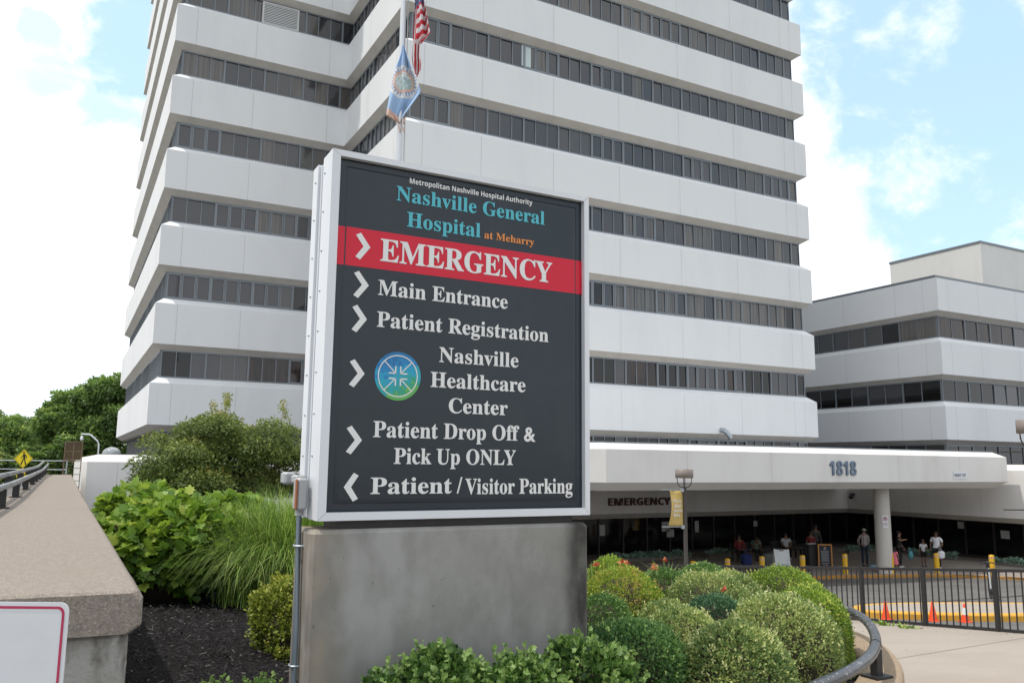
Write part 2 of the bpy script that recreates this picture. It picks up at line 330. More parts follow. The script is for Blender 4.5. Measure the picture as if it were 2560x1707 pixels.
# wing on the right
WP = [(46, 31.05), (86, 31.05), (86, 58), (46, 58)]
wing = thing('hospital_wing', 'low white three-storey wing with ribbon windows to the right of the tower', 'building', (60, 42, -4.5))
for k in range(3):
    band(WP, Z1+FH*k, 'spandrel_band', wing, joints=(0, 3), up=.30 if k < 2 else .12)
i2 = offset(WP, .46)
for k in range(3):
    z0 = Z1+FH*(k-1)+2.30; z1 = Z1+FH*k-.25
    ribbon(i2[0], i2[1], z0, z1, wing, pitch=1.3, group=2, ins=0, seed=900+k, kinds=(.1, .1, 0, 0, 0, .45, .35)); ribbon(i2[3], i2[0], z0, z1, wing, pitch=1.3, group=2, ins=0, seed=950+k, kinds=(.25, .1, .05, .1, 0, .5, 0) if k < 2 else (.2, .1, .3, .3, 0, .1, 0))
MB().prism(offset(WP, .75), -4.5, Z1+FH*2+2.1).build('core_wall', ROOF, wing)
cp = MB(); ro = offset(WP, .30); rin = offset(WP, .62); zt = Z1+FH*2+2.13
cp.rings([[(x, y, zt-.02) for x, y in ro], [(x, y, zt+.14) for x, y in ro], [(x, y, zt+.14) for x, y in rin], [(x, y, zt-.02) for x, y in rin]], caps=False)
cp.build('roof_coping', ALU, wing)
PH = [(61.2, 37.5), (84, 37.5), (84, 45.5), (61.2, 45.5)]
MB().prism(PH, 11.6, 17.35).build('penthouse', [mat('pale_render', (.64, .635, .615), .85, noise=[(1, 5, (.585, .58, .56), .45, .75, (1, 1, .3))])], wing)
MB().prism(offset(PH, -.05), 17.35, 17.52).build('penthouse_coping', ALU, wing)

# ground storey
BP = [(.75, 33.6), (40.2, 33.6), (40.2, 9), (66, 9), (66, 75), (.75, 75)]
ZP = -2.30
pod = thing('entrance_podium', 'white ground-storey podium with dark glass entrance under the tower', 'building', (24, 40, -4.55))
band(BP, ZP, 'spandrel_band', pod, joints=(0, 1), mats=[PRECASTW, SOFFIT, JOINT], up=.28, H=2.27)
MB().prism(offset(BP, .37), ZP+2.51, ZP+2.56).build('roof', ROOF, pod)
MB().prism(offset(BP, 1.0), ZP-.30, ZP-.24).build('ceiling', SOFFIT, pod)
lw = MB(); lw.box(1.2, 12.0, 34.05, 34.35, -4.7, ZP-.25); lw.box(1.2, 1.5, 34.35, 74, -4.7, ZP-.25); lw.build('side_wall', PRECAST, pod)
for nm, p, q in (('front', (12.0, 35.6), (42.4, 35.6)), ('side', (42.4, 35.6), (42.4, 9.5))):
    f = MB(); g = MB(); p, q = Vector(p), Vector(q); L = (q-p).length; e = (q-p)/L; nn = Vector((e.y, -e.x)); n = round(L/1.55)
    def pt(t, d, z): v = p+e*t+nn*d; return (v.x, v.y, z)
    for i in range(n+1):
        t = i*L/n; vs = [pt(t+a, d, z) for z in (-4.55, ZP-.27) for d in (0, .09) for a in (-.04, .04)]
        f.add(vs, [(0, 1, 3, 2), (4, 6, 7, 5), (0, 4, 5, 1), (2, 3, 7, 6), (0, 2, 6, 4), (1, 5, 7, 3)])
    for (a, b) in ((-4.55, -4.42), (-2.62, -2.54), (ZP-.36, ZP-.27)):
        vs = [pt(t, d, z) for z in (a, b) for d in (0, .085) for t in (0, L)]
        f.add(vs, [(0, 1, 3, 2), (4, 6, 7, 5), (0, 4, 5, 1), (2, 3, 7, 6), (0, 2, 6, 4), (1, 5, 7, 3)])
    for i in range(n):
        a = random.uniform(-.006, .006); g.add([pt(i*L/n, .02+a, -4.5), pt((i+1)*L/n, .02-a, -4.5), pt((i+1)*L/n, .02-a, ZP-.3), pt(i*L/n, .02+a, ZP-.3)], [(0, 1, 2, 3)])
    fo = f.build('glass_wall', BRONZE, pod); g.build('glass', DARKGLASS, fo)
text('lettering', 'EMERGENCY', mat('maroon_letters', (.060, .012, .014), .5), pod, 23.39, 27.2, -1.90, .35, 33.6, sans, .03, .012)
NOT = mat('notice_paper', (.42, .42, .40), .7)
for (x, z, w, h) in ((22.6, -2.95, .32, .55), (19.4, -3.0, .3, .28), (26.3, -2.9, .55, .5), (26.6, -3.3, .5, .4), (28.4, -2.9, .28, .6), (32.4, -3.0, .3, .3)):
    MB().box(x*1.07, x*1.07+w, 35.485, 35.50, z-h, z).build('notice', NOT, pod)
for (y, z, w, h) in ((28.3, -2.75, .34, .36), (26.0, -3.05, .45, .4), (23.5, -3.0, .4, .4)):
    MB().box(42.285, 42.30, y-w, y, z-h, z).build('notice', NOT, pod)
cm = MB(); cm.box(40.0, 40.2, 33.05, 33.25, -1.55, -1.42); cm.sphere((39.98, 33.15, -1.62), .14, 10); cm.build('security_camera', DARKM, pod)

# canopy
CP = [(11.5, 33.58), (12.2, 28.1), (16.5, 23.8), (39.6, 23.8), (39.6, 33.58)]
can = thing('entrance_canopy', 'white concrete entrance canopy numbered 1818 on a round column', 'canopy', (28, 27, -4.55))
mbc = MB(); j1 = offset(CP, .42)
mbc.rings([[(x, min(y, 33.57), z) for x, y in pl] for pl, z in ((j1, -.86), (CP, -.568), (CP, .581), (j1, .82))], 0, caps=True)
for x in (20.1, 24.3, 28.5+3.3, 36.0): mbc.add([(x-.012, 23.797, -.568), (x+.012, 23.797, -.568), (x+.012, 23.797, .58), (x-.012, 23.797, .58)], [(0, 1, 2, 3)], 1)
mbc.build('roof_slab', [PRECASTW, JOINT], can)
ed = MB(); j2 = offset(CP, .40); j3 = offset(CP, .56)
ed.rings([[(x, min(y, 33.57), z) for x, y in pl] for pl, z in ((j2, .815), (j2, .86), (j3, .86), (j3, .81))], 0, caps=False); ed.build('roof_edging', ALU, can)
MB().lathe([(.36, -4.56), (.345, -4.5), (.335, -.85)], (32.35, 25.2, 0), 28).build('column', [mat('painted_column', (.52, .49, .45), .7, noise=[(2, 6, (.44, .41, .37), .45, .75, (1, 1, .3)), (14, 5, (.40, .37, .33), .6, .85, (1, 1, .1))])], can)
text('house_number', '1818', mat('slate_blue_letters', (.13, .175, .235), .5), can, 27.5, 29.06, -.285, .575, 23.8, sans, .03, .0)
hs = MB().box(35.5, 36.45, 23.775, 23.795, -.42, -.09).build('height_sign', WHITEM, can)
text('lettering', 'HEIGHT 12\'0"', DARKM, hs, 35.55, 36.38, -.33, .13, 23.775, sans, .002)
d0 = Vector((-.55, -.84, 0)).normalized(); r0 = Vector((-d0.y, d0.x, 0)); c0 = Vector((32.35, 25.2, -2.32))+d0*.345
ns = MB().obox(c0, r0*.115, d0*.006, (0, 0, .27)).build('parking_sign', WHITEM, can)
rg = MB(); cc = c0+d0*.009+Vector((0, 0, .13))
for i in range(20):
    a, b = 2*math.pi*i/20, 2*math.pi*(i+1)/20
    rg.add([cc+r0*math.cos(t)*q+Vector((0, 0, math.sin(t)*q)) for t, q in ((a, .07), (b, .07), (b, .095), (a, .095))], [(0, 1, 2, 3)])
rg.add([cc+r0*x+Vector((0, 0, z)) for x, z in ((-.07, .05), (-.05, .07), (.07, -.05), (.05, -.07))], [(0, 1, 2, 3)])
rg.build('no_parking_symbol', mat('sign_red', (.42, .02, .03), .5), ns)
text('lettering', 'P', DARKM, ns, -.03, .04, .08, .1, 0, sans, .001, 0, (c0+d0*.0075, r0, (0, 0, 1)))
text('lettering', 'NO PARKING', mat('sign_red', (.42, .02, .03), .5), ns, -.09, .09, -.09, .04, 0, sans, .001, 0, (c0+d0*.007, r0, (0, 0, 1)))
text('lettering', 'FIRE LANE', mat('sign_red', (.42, .02, .03), .5), ns, -.09, .09, -.16, .04, 0, sans, .001, 0, (c0+d0*.007, r0, (0, 0, 1)))

# ------------------------------------------------------------------ grounds
def grid(name, x0, x1, y0, y1, nx, ny, fz, m, keep=None, jit=0):
    xs = np.linspace(x0, x1, nx+1); ys = np.linspace(y0, y1, ny+1); mb = MB()
    vs = [(x, y, fz(x, y)+(random.uniform(-jit, jit) if jit else 0)) for y in ys for x in xs]
    fs = [(j*(nx+1)+i, j*(nx+1)+i+1, (j+1)*(nx+1)+i+1, (j+1)*(nx+1)+i) for j in range(ny) for i in range(nx) if not keep or keep((xs[i]+xs[i+1])/2, (ys[j]+ys[j+1])/2)]
    mb.add(vs, fs, 0, True); return mb.build(name, m)
def zroad(x, y):
    w = .32*(x-17)+.95*(y-13.4); return max(-4.68, -3.45-.087*w) if w > -20 else -1.71
def zwalk(x, y): return -1.70-.10*y
def zbed(x, y): return -1.45-.068*(x-1)-.05*max(0, y-8)
struct(grid('ground', -600, 900, -500, 1400, 20, 20, lambda x, y: -5.3, mat('far_ground', (.10, .11, .06), .95, noise=[(.05, 5, (.15, .14, .10), .4, .7, (1, 1, 1))])))
struct(grid('street', -60, -.95, -30, 130, 10, 32, lambda x, y: -1.78-.007*max(y, 0), ASPH))
struct(grid('driveway', .4, 70, -20, 33.5, 70, 54, zroad, ASPH))
FENX = 13.35
struct(grid('walkway', 2.0, FENX, -12, 17.5, 12, 30, zwalk, WALK))
stp = MB(); ys = np.linspace(-12, 17.5, 30)
for a, b in zip(ys[:-1], ys[1:]):
    stp.add([(FENX, a, zwalk(0, a)), (FENX+.12, a, zwalk(0, a)+.004), (FENX+.12, b, zwalk(0, b)+.004), (FENX, b, zwalk(0, b))], [(0, 1, 2, 3)])
    stp.add([(FENX+.12, a, zwalk(0, a)+.004), (FENX+.12, a, -5), (FENX+.12, b, -5), (FENX+.12, b, zwalk(0, b)+.004)], [(0, 1, 2, 3)])
struct(stp.build('walkway_edge', KERB))
jt = MB()
for y in (10.5, 7.4, 4.4, 1.4): jt.add([(5.2, y, zwalk(0, y)+.004), (FENX, y+.2, zwalk(0, y+.2)+.004), (FENX, y+.215, zwalk(0, y+.215)+.004), (5.2, y+.015, zwalk(0, y+.015)+.004)], [(0, 1, 2, 3)])
struct(jt.build('walkway_joints', mat('walk_joint', (.27, .24, .20), .9)))
KL = [(15, 26.2), (20, 26.0), (24, 26.0), (28, 25.75), (30.2, 25.35), (32.3, 24.6), (34.3, 23.8), (35.9, 22.5), (37, 20.5), (38, 17), (38.5, 10)]
pl = MB(); top_z = -4.55
pl.add([(x, y, top_z) for x, y in KL]+[(46, 10, top_z), (46, 38, top_z), (11, 38, top_z), (11, 26.2, top_z)], [tuple(range(len(KL)+4))])
struct(pl.build('plaza_pavement', mat('plaza_concrete', (.30, .26, .225), .9, noise=[(1.2, 7, (.23, .20, .175), .45, .7, (1, 1, 1)), (60, 3, (.36, .32, .28), .5, .85, (1, 1, 1))])))
def kerbstrip(path, w, z0f, z1f, name, m):
    mb = MB(); P = [Vector((*p, 0)) for p in path]; R = []
    for i, p in enumerate(P):
        t = (P[min(i+1, len(P)-1)]-P[max(0, i-1)]).normalized(); n = Vector((t.y, -t.x, 0)); a = p+n*w*.5; b = p-n*w*.5
        za, zb = z0f(p.x, p.y), z1f(p.x, p.y)
        R.append([(a.x, a.y, za), (a.x, a.y, zb-.03), (a.x-n.x*.03, a.y-n.y*.03, zb), (b.x+n.x*.03, b.y+n.y*.03, zb), (b.x, b.y, zb-.03), (b.x, b.y, za)])
    return mb.rings(R, 0, True, False).build(name, m)
def smooth(path, k=6):
    out = []; P = [Vector(p) for p in path]
    for i in range(len(P)-1):
        p0, p1, p2, p3 = P[max(i-1, 0)], P[i], P[i+1], P[min(i+2, len(P)-1)]
        for j in range(k):
            t = j/k; out.append(.5*((2*p1)+(p2-p0)*t+(2*p0-5*p1+4*p2-p3)*t*t+(3*p1-p0-3*p2+p3)*t**3))
    return [tuple(v) for v in out]+[tuple(P[-1])]
struct(kerbstrip(smooth(KL, 4), .13, lambda x, y: -5, lambda x, y: top_z+.004, 'plaza_kerb', mat('faded_orange_kerb', (.42, .20, .03), .7, noise=[(5, 8, (.26, .15, .06), .45, .7, (1, 1, 1))])))
IS = [(26, 8.2), (22, 10.2), (19.2, 11.5), (18.15, 12.3), (17.4, 13.2), (17.15, 13.9), (17.6, 14.6), (18.6, 15), (20, 14.7), (21.3, 13.95), (23, 12.6), (27, 9.6)]
isl = smooth(IS, 4)
im = MB(); im.add([(x, y, zroad(x, y)+.155) for x, y in isl], [tuple(range(len(isl)))]); struct(im.build('traffic_island', WALK))
struct(kerbstrip(isl, .26, lambda x, y: zroad(x, y)-.2, lambda x, y: zroad(x, y)+.16, 'island_kerb', YEL))
tk = MB(); tl = [(22.3, 16.0, .015), (24, 16.1, .07), (27.5, 16.2, .12), (33, 16.0, .13)]  # narrow near-black strip across the driveway, tapering at one end
for (x, y, w), (x2, y2, w2) in zip(tl[:-1], tl[1:]): tk.add([(x, y-w, zroad(x, y-w)+.006), (x2, y2-w2, zroad(x2, y2-w2)+.006), (x2, y2+w2, zroad(x2, y2+w2)+.006), (x, y+w, zroad(x, y+w)+.006)], [(0, 1, 2, 3)])
struct(tk.build('dark_strip', mat('strip_black', (.018, .017, .017), .6)))

# mulch bed
KP = [(7.80, 12.6), (7.85, 9), (7.72, 7.0), (7.42, 6.15), (6.95, 5.55), (6.35, 5.05), (5.7, 4.68), (4.9, 4.38), (3.8, 4.12), (2.2, 3.95), (.5, 3.85)]
_KS = smooth(KP, 5)
def inbed(x, y):
    if y >= 12.5: return .3 < x < 5 and y < 31
    if x < .3: return False
    poly = _KS+[(.2, 3.85), (.2, 12.6)]; c = False
    for (x0, y0), (x1, y1) in zip(poly, poly[1:]+poly[:1]):
        if (y0 > y) != (y1 > y) and x < (x1-x0)*(y-y0)/(y1-y0)+x0: c = not c
    return c
def _old(x, y): return (x > .3) and ((y < 12.5 and x < 8 and y > 3.5+max(0, x-3.5)*.42 and x < 7.75-max(0, 6.6-y)*.62+.0) or (y >= 12.5 and x < 5 and y < 31))
struct(grid('mulch_bed', .3, 8, 3.2, 31, 110, 396, zbed, MULCH, inbed, .013))
ch = MB()
for i in range(16000):
    y = 3.9+RNG.random()**1.6*6.5; x = .4+RNG.random()*3.2 if i % 4 else 4.5+RNG.random()*3.2
    if not inbed(x, y): continue
    z = zbed(x, y)+.013+RNG.random()*.014; a = RNG.random()*6.28; L = .006+RNG.random()**2.2*.024; w = .0015+RNG.random()*.004
    dx, dy = math.cos(a), math.sin(a); tz = RNG.normal()*.35*L
    ch.add([(x-dx*L-dy*w, y-dy*L+dx*w, z-tz), (x+dx*L-dy*w, y+dy*L+dx*w, z+tz), (x+dx*L*.8+dy*w, y+dy*L*.8-dx*w, z+tz+w), (x-dx*L+dy*w, y-dy*L-dx*w, z-tz+w)], [(0, 1, 2, 3)], 1 if RNG.random() < .10 else 0)
o = ch.build('mulch_chips', [mat('mulch_chip', (.034, .031, .031), .9, spec=.2), mat('pale_mulch_chip', (.10, .095, .09), .9)]); o['kind'] = 'stuff'

# ------------------------------------------------------------------ big sign
def plinth_mat():
    m = CONC.copy(); m.name = 'stained_plinth_concrete'; t = m.node_tree; p = t.nodes['Principled BSDF']; src = p.inputs['Base Color'].links[0].from_socket
    tcn = t.nodes.new('ShaderNodeTexCoord'); sx = t.nodes.new('ShaderNodeSeparateXYZ'); t.links.new(tcn.outputs['Object'], sx.inputs[0])
    def stain(lo, hi, col, scale, st, amt, nlo=.35, nhi=.6):
        nonlocal src
        n = t.nodes.new('ShaderNodeTexNoise'); n.inputs['Scale'].default_value = scale; n.inputs['Detail'].default_value = 8; mpn = t.nodes.new('ShaderNodeMapping'); mpn.inputs['Scale'].default_value = st; t.links.new(tcn.outputs['Object'], mpn.inputs[0]); t.links.new(mpn.outputs[0], n.inputs['Vector'])
        a = t.nodes.new('ShaderNodeMath'); a.operation = 'MULTIPLY_ADD'; t.links.new(n.outputs[0], a.inputs[0]); a.inputs[1].default_value = .16; t.links.new(sx.outputs[0], a.inputs[2])
        r = t.nodes.new('ShaderNodeMapRange'); r.interpolation_type = 'SMOOTHSTEP'; t.links.new(a.outputs[0], r.inputs[0]); r.inputs[1].default_value = lo; r.inputs[2].default_value = hi
        q = t.nodes.new('ShaderNodeMapRange'); t.links.new(n.outputs[0], q.inputs[0]); q.inputs[1].default_value = nlo; q.inputs[2].default_value = nhi; q.inputs[4].default_value = amt
        k = t.nodes.new('ShaderNodeMath'); k.operation = 'MULTIPLY'; t.links.new(r.outputs[0], k.inputs[0]); t.links.new(q.outputs[0], k.inputs[1])
        x = t.nodes.new('ShaderNodeMixRGB'); t.links.new(k.outputs[0], x.inputs[0]); t.links.new(src, x.inputs[1]); x.inputs[2].default_value = (*col, 1); src = x.outputs[0]
    stain(.77, .92, (.040, .037, .033), 5, (1, 1, .45), .97, .28, .48)
    stain(-.55, -.80, (.33, .265, .19), 2.2, (1.5, 1, .25), .9)
    stain(-.78, -.86, (.15, .135, .115), 6, (1, 1, .3), .85, .35, .55)
    stain(-9, -8, (.19, .185, .17), 2.6, (1, 1, .7), .8, .48, .66)
    stain(-9, -8, (.345, .34, .33), 3.1, (1, 1, .6), .8, .50, .68)
    stain(-9, -8, (.09, .088, .08), 34, (1, 1, .8), .8, .70, .76)
    t.links.new(src, p.inputs['Base Color']); return m
sg = thing('directional_sign', 'tall charcoal hospital sign with red EMERGENCY band on a concrete plinth', 'sign', (2.18, 4.85, -2.2))
X0, X1, YF, ZB, ZT = 1.273, 3.103, 4.664, -.322, 1.866
pd_ = MB(); pd_.rbox(1.245, 3.092, 4.668, 5.03, -2.25, -.372, .022); pd_.build('plinth', plinth_mat(), sg)
PDST = mat('black_weathering', (.05, .047, .043), .9)
nk = MB().box(1.40, 3.0, 4.72, 4.98, -.38, ZB+.02).build('base_channel', DARKM, sg)
cb = MB()
cb.box(X0+.018, X1-.018, YF+.055, 5.095, ZB+.004, ZT-.012)
cb.box(X0, X1, YF+.055, YF+.20, ZB, ZT)
cb.box(X0, X1, 4.985, 5.10, ZB, ZT)
for y in (YF+.235, YF+.27): cb.box(X0+.010, X0+.0175, y-.006, y+.006, ZB+.01, ZT-.02)
cb.build('cabinet', WHITEM, sg, bevel=.004)
rv = MB()
for y in (YF+.155, 5.03):
    for i in range(9): rv.sphere((X0, y, ZB+.12+i*.245), .008, 8)
rv.build('rivets', GALV, sg)
fr = MB(); Wd = .055
for (a, b, zc, zd, sgn) in ((0, 1, ZT, ZT-Wd, 1), (0, 1, ZB, ZB+Wd, -1)):
    pass
o_ = [(X0, ZB), (X1, ZB), (X1, ZT), (X0, ZT)]; WL_, WR_, WB_, WT_ = .051, .038, .046, .038; n_ = [(X0+WL_, ZB+WB_), (X1-WR_, ZB+WB_), (X1-WR_, ZT-WT_), (X0+WL_, ZT-WT_)]
for i in range(4):            # mitred frame lengths, a hair apart at the corners
    j = (i+1) % 4; pts = [Vector((*o_[i], 0)), Vector((*o_[j], 0)), Vector((*n_[j], 0)), Vector((*n_[i], 0))]
    e = (pts[1]-pts[0]).normalized()*.0012; pts = [pts[0]+e, pts[1]-e, pts[2]-e, pts[3]+e]
    f_ = [(p.x, YF, p.y) for p in pts]; b_ = [(p.x, YF+.056, p.y) for p in pts]
    fr.rings([f_, b_], 0, True)
fr.build('frame', WHITEM, sg)
fx0, fx1, fz0, fz1 = X0+WL_, X1-WR_, ZB+WB_, ZT-WT_
pn = MB(); yb = YF+.030
R_ = []
for d, y in ((0, yb+.010), (.012, yb+.006), (.045, yb+.006), (.055, yb+.002), (.072, yb), (.2, yb)):
    R_.append([(fx0+d, y, fz0+d), (fx1-d, y, fz0+d), (fx1-d, y, fz1-d), (fx0+d, y, fz1-d)])
pn.rings(R_, 0, False); pn.add(R_[-1], [(0, 1, 2, 3)])
face = pn.build('sign_face', PANEL, sg)
yt = yb-.001
rb = MB(); za, zb_ = ZB+1.491, ZB+1.727
def bandstrip(x_a, x_b, y_a, y_b): rb.add([(x_a, y_a, za), (x_b, y_b, za), (x_b, y_b, zb_), (x_a, y_a, zb_)], [(0, 1, 2, 3)])
bandstrip(fx0, fx0+.045, yb+.0045, yb+.0045); bandstrip(fx0+.045, fx0+.072, yb+.0045, yt); bandstrip(fx0+.072, fx1-.072, yt, yt); bandstrip(fx1-.072, fx1-.045, yt, yb+.0045); bandstrip(fx1-.045, fx1, yb+.0045, yb+.0045)
rb.build('red_band', PANRED, sg)
def ln(t, x0, x1, zb, cap, m=LETW, style=serif, off=0.): return text('lettering', t, m, sg, X0+x0, X0+x1, ZB+zb, cap, yt-.0012, style, .0006, off)
ln('Metropolitan Nashville Hospital Authority', .504, 1.39, 2.064, .034, LETW, sans)
ln('Nashville General', .419, 1.487, 1.941, .092, LETB, serif, .006); ln('Hospital', .493, 1.003, 1.784, .093, LETB, serif, .006)
ln('at Meharry', 1.031, 1.406, 1.784, .048, LETO, serif, .004)
ln('EMERGENCY', .327, 1.548, 1.545, .136, LETW, serif, .008)
ln('Main Entrance', .321, 1.209, 1.332, .092, LETW, serif, .006); ln('Patient Registration', .32, 1.52, 1.137, .092, LETW, serif, .006)
ln('Nashville', .731, 1.293, .951, .092, LETW, serif, .006); ln('Healthcare', .677, 1.347, .793, .092, LETW, serif, .006); ln('Center', .803, 1.217, .638, .091, LETW, serif, .006)
ln('Patient Drop Off', .32, 1.303, .478, .093, LETW, serif, .006); ln('&', 1.338, 1.424, .476, .088, LETW, serif, .022)
ln('Pick Up ONLY', .454, 1.280, .323, .092, LETW, serif, .006)
ln('Patient', .316, .835, .148, .093, LETW, serif, .006); ln('/', .868, .905, .148, .095, LETW, serif, .004); ln('Visitor Parking', .925, 1.709, .142, .093, LETW, serif, .006)
for (xl, xt, zc, hh, rt) in ((.171, .263, 1.617, .083, 1), (.167, .262, 1.381, .083, 1), (.165, .258, 1.174, .083, 1), (.162, .256, .847, .083, 1), (.159, .254, .457, .083, 1), (.242, .155, .187, .082, -1)):
    t_ = .040*rt; pts = [(xl, zc+hh), (xl+t_*1.1, zc+hh), (xt, zc+.0), (xl+t_*1.1, zc-hh), (xl, zc-hh), (xt-t_*1.1, zc)]
    pts = [(X0+xl, ZB+zc+hh-.016), (X0+xl+t_*.75, ZB+zc+hh), (X0+xt, ZB+zc), (X0+xl+t_*.75, ZB+zc-hh), (X0+xl, ZB+zc-hh+.016), (X0+xt-t_*1.08, ZB+zc)]
    v = [(x, yt-.0016, z) for x, z in pts]; a_ = MB()
    a_.add(v, [(0, 1, 2, 5), (5, 2, 3, 4)]) if rt > 0 else a_.add(v, [(5, 2, 1, 0), (4, 3, 2, 5)])
    a_.build('arrow', LETW, sg)
lcx, lcz, lr = X0+.4645, ZB+.846, .1475
LG = [mat('logo_%s' % n, c, .35) for n, c in (('blue', (.012, .20, .44)), ('azure', (.015, .30, .50)), ('teal', (.015, .34, .42)), ('jade', (.02, .32, .32)), ('green', (.03, .32, .20)), ('leaf', (.10, .38, .09)), ('deep', (.01, .15, .36)))]
lg = MB(); ring_n = 48; rr_ = [0, .03, .06, .09, .115, lr]
for i in range(len(rr_)-1):
    for j in range(ring_n):
        a, b = 2*math.pi*j/ring_n, 2*math.pi*(j+1)/ring_n; am = (a+b)/2; q = (rr_[i]+rr_[i+1])/2
        s_ = q/lr*math.sin(am)*-.62+q/lr*math.cos(am)*.25+.5+.22*math.sin(am*5+i*2)*math.cos(j//4*2.3+i)
        k_ = 6 if s_ < .05 else 0 if s_ < .25 else 1 if s_ < .48 else 2 if s_ < .66 else 3 if s_ < .82 else 4 if s_ < 1.0 else 5
        lg.add([(lcx+q_*math.cos(t), yt-.0012, lcz+q_*math.sin(t)) for q_, t in ((rr_[i], a), (rr_[i], b), (rr_[i+1], b), (rr_[i+1], a))][:4], [(0, 3, 2, 1)], k_)
lgo = lg.build('logo', LG, sg)
lw_ = MB(); yl = yt-.0024
for j in range(64):
    a, b = 2*math.pi*j/64, 2*math.pi*(j+1)/64
    lw_.add([(lcx+q*math.cos(t), yl, lcz+q*math.sin(t)) for q, t in ((.121, a), (.121, b), (.1275, b), (.1275, a))], [(0, 3, 2, 1)])
def bar2(x0, z0, x1, z1, w):
    d = Vector((x1-x0, z1-z0)).normalized()*w; lw_.add([(lcx+x, yl-.0003, lcz+z) for x, z in ((x0-d.y, z0+d.x), (x1-d.y, z1+d.x), (x1+d.y, z1-d.x), (x0+d.y, z0-d.x))], [(0, 1, 2, 3)])
for sx in (-1, 1):
    for sz in (-1, 1):
        bar2(sx*.086, sz*.086, sx*.022, sz*.022, .0032); bar2(sx*.016, sz*.016, sx*.060, sz*.016, .0040); bar2(sx*.016, sz*.012, sx*.016, sz*.060, .0040)
lw_.build('logo_lines', LETW, lgo)
cd = MB(); cd.tube([(1.222, 4.80, -2.1), (1.222, 4.815, -.9), (1.222, 4.86, -.28)], .0165, 12)
cdo = cd.build('conduit', mat('conduit_steel', (.24, .29, .33), .4, .5, noise=[(9, 5, (.17, .21, .25), .45, .7, (1, 1, .3))]), sg)
for z in (-.47, -1.12):
    yy = 4.80+(z+2.1)/1.82*.06; st = MB(); st.tube([(1.246, yy-.035, z), (1.205, yy-.032, z), (1.200, yy, z), (1.205, yy+.032, z), (1.246, yy+.035, z)], .007, 6); st.build('strap', GALV, cdo)
jb = MB(); jb.rbox(1.19, 1.252, 4.80, 4.90, -.27, -.085, .012); jb.tube([(1.222, 4.86, -.30), (1.222, 4.86, -.26)], .024, 12); jb.rbox(1.195, 1.262, 4.885, 4.99, -.12, -.07, .01); jb.tube([(1.25, 4.95, -.10), (1.25, 5.16, -.09)], .022, 10)
jb.rbox(1.185, 1.255, 5.10, 5.22, -.13, -.055, .012)
jo = jb.build('junction_box', GREYP, sg); MB().rbox(1.184, 1.191, 4.795, 4.83, -.262, -.092, .002).build('rust_plate', mat('rust', (.25, .075, .022), .8, noise=[(60, 4, (.36, .13, .05), .4, .7, (1, 1, 1))]), jo)

# ------------------------------------------------------------------ parapet wall, rails
pw = thing('parapet_wall', 'low concrete wall with a broad rough cap running along the street', 'wall', (-.2, 20, -2.3))
cp_ = MB(); prof = []
yys = [4.38]+[5.1+i*1.2 for i in range(31)]+[41.7]
for i, y in enumerate(yys):
    j = lambda: random.uniform(-.004, .004); e = .02 if i in (0, len(yys)-1) else 0
    cp_R = [(-.80+e, y, -.785), (-.80+e, y, -.625-e), (-.775+e, y, -.60-e*.6), (-.2, y, -.598-e*.5), (.325+.034*max(0, 1-(y-4)/12)-e+j(), y, -.602-e*.6), (.350+.034*max(0, 1-(y-4)/12)-e+j(), y, -.63-e), (.352+.034*max(0, 1-(y-4)/12)-e+j(), y, -.77+e*.6), (.335-e, y, -.797)]
    prof.append(cp_R)
prof[0] = [(x, y+.0, z) for x, y, z in prof[0]]
prof.insert(1, [(x+(.02 if x > 0 else -.02), 4.40, z+(.012 if z > -.7 else -.006)) for x, _, z in prof[0]])
cp_.rings(prof, 0, True); cp_.build('cap', CAPC, pw, bevel=.012)
wb = MB(); wb.rbox(-.76, .335, 4.43, 41.6, -2.4, -.80, .02); wb.build('wall_body', WALLC, pw)
gr = thing('guard_rail', 'grey two-pipe rail on short posts along the concrete wall cap', 'rail', (-.65, 20, -.6))
for xo, zo, yo in ((-.63, -.345, 0), (-.80, -.235, 1)):
    P_ = [(xo-.12, 4.7, zo), (xo-.11, 7, zo), (xo-.09, 9.0, zo), (xo-.06, 11, zo), (xo-.02, 13, zo), (xo, 16, zo), (xo, 24, zo), (xo, 34, zo+.02), (xo+.02, 38, zo+.10), (xo+.05, 41.3, zo+.20)]
    MB().tube(smooth(P_, 5), .042, 12).build('rail_pipe', GRAIL, gr)
for y in (5.2, 8.7, 12.3, 15.9, 19.9, 24.1, 27.3, 30.7, 34.2, 37.8, 41):
    p_ = MB(); p_.box(-.70, -.60, y-.06, y+.06, -.598, -.36); p_.box(-.82, -.70, y-.03, y+.03, -.36, -.26); p_.box(-.74, -.56, y-.10, y+.10, -.599, -.585); p_.build('post', DARKM, gr)

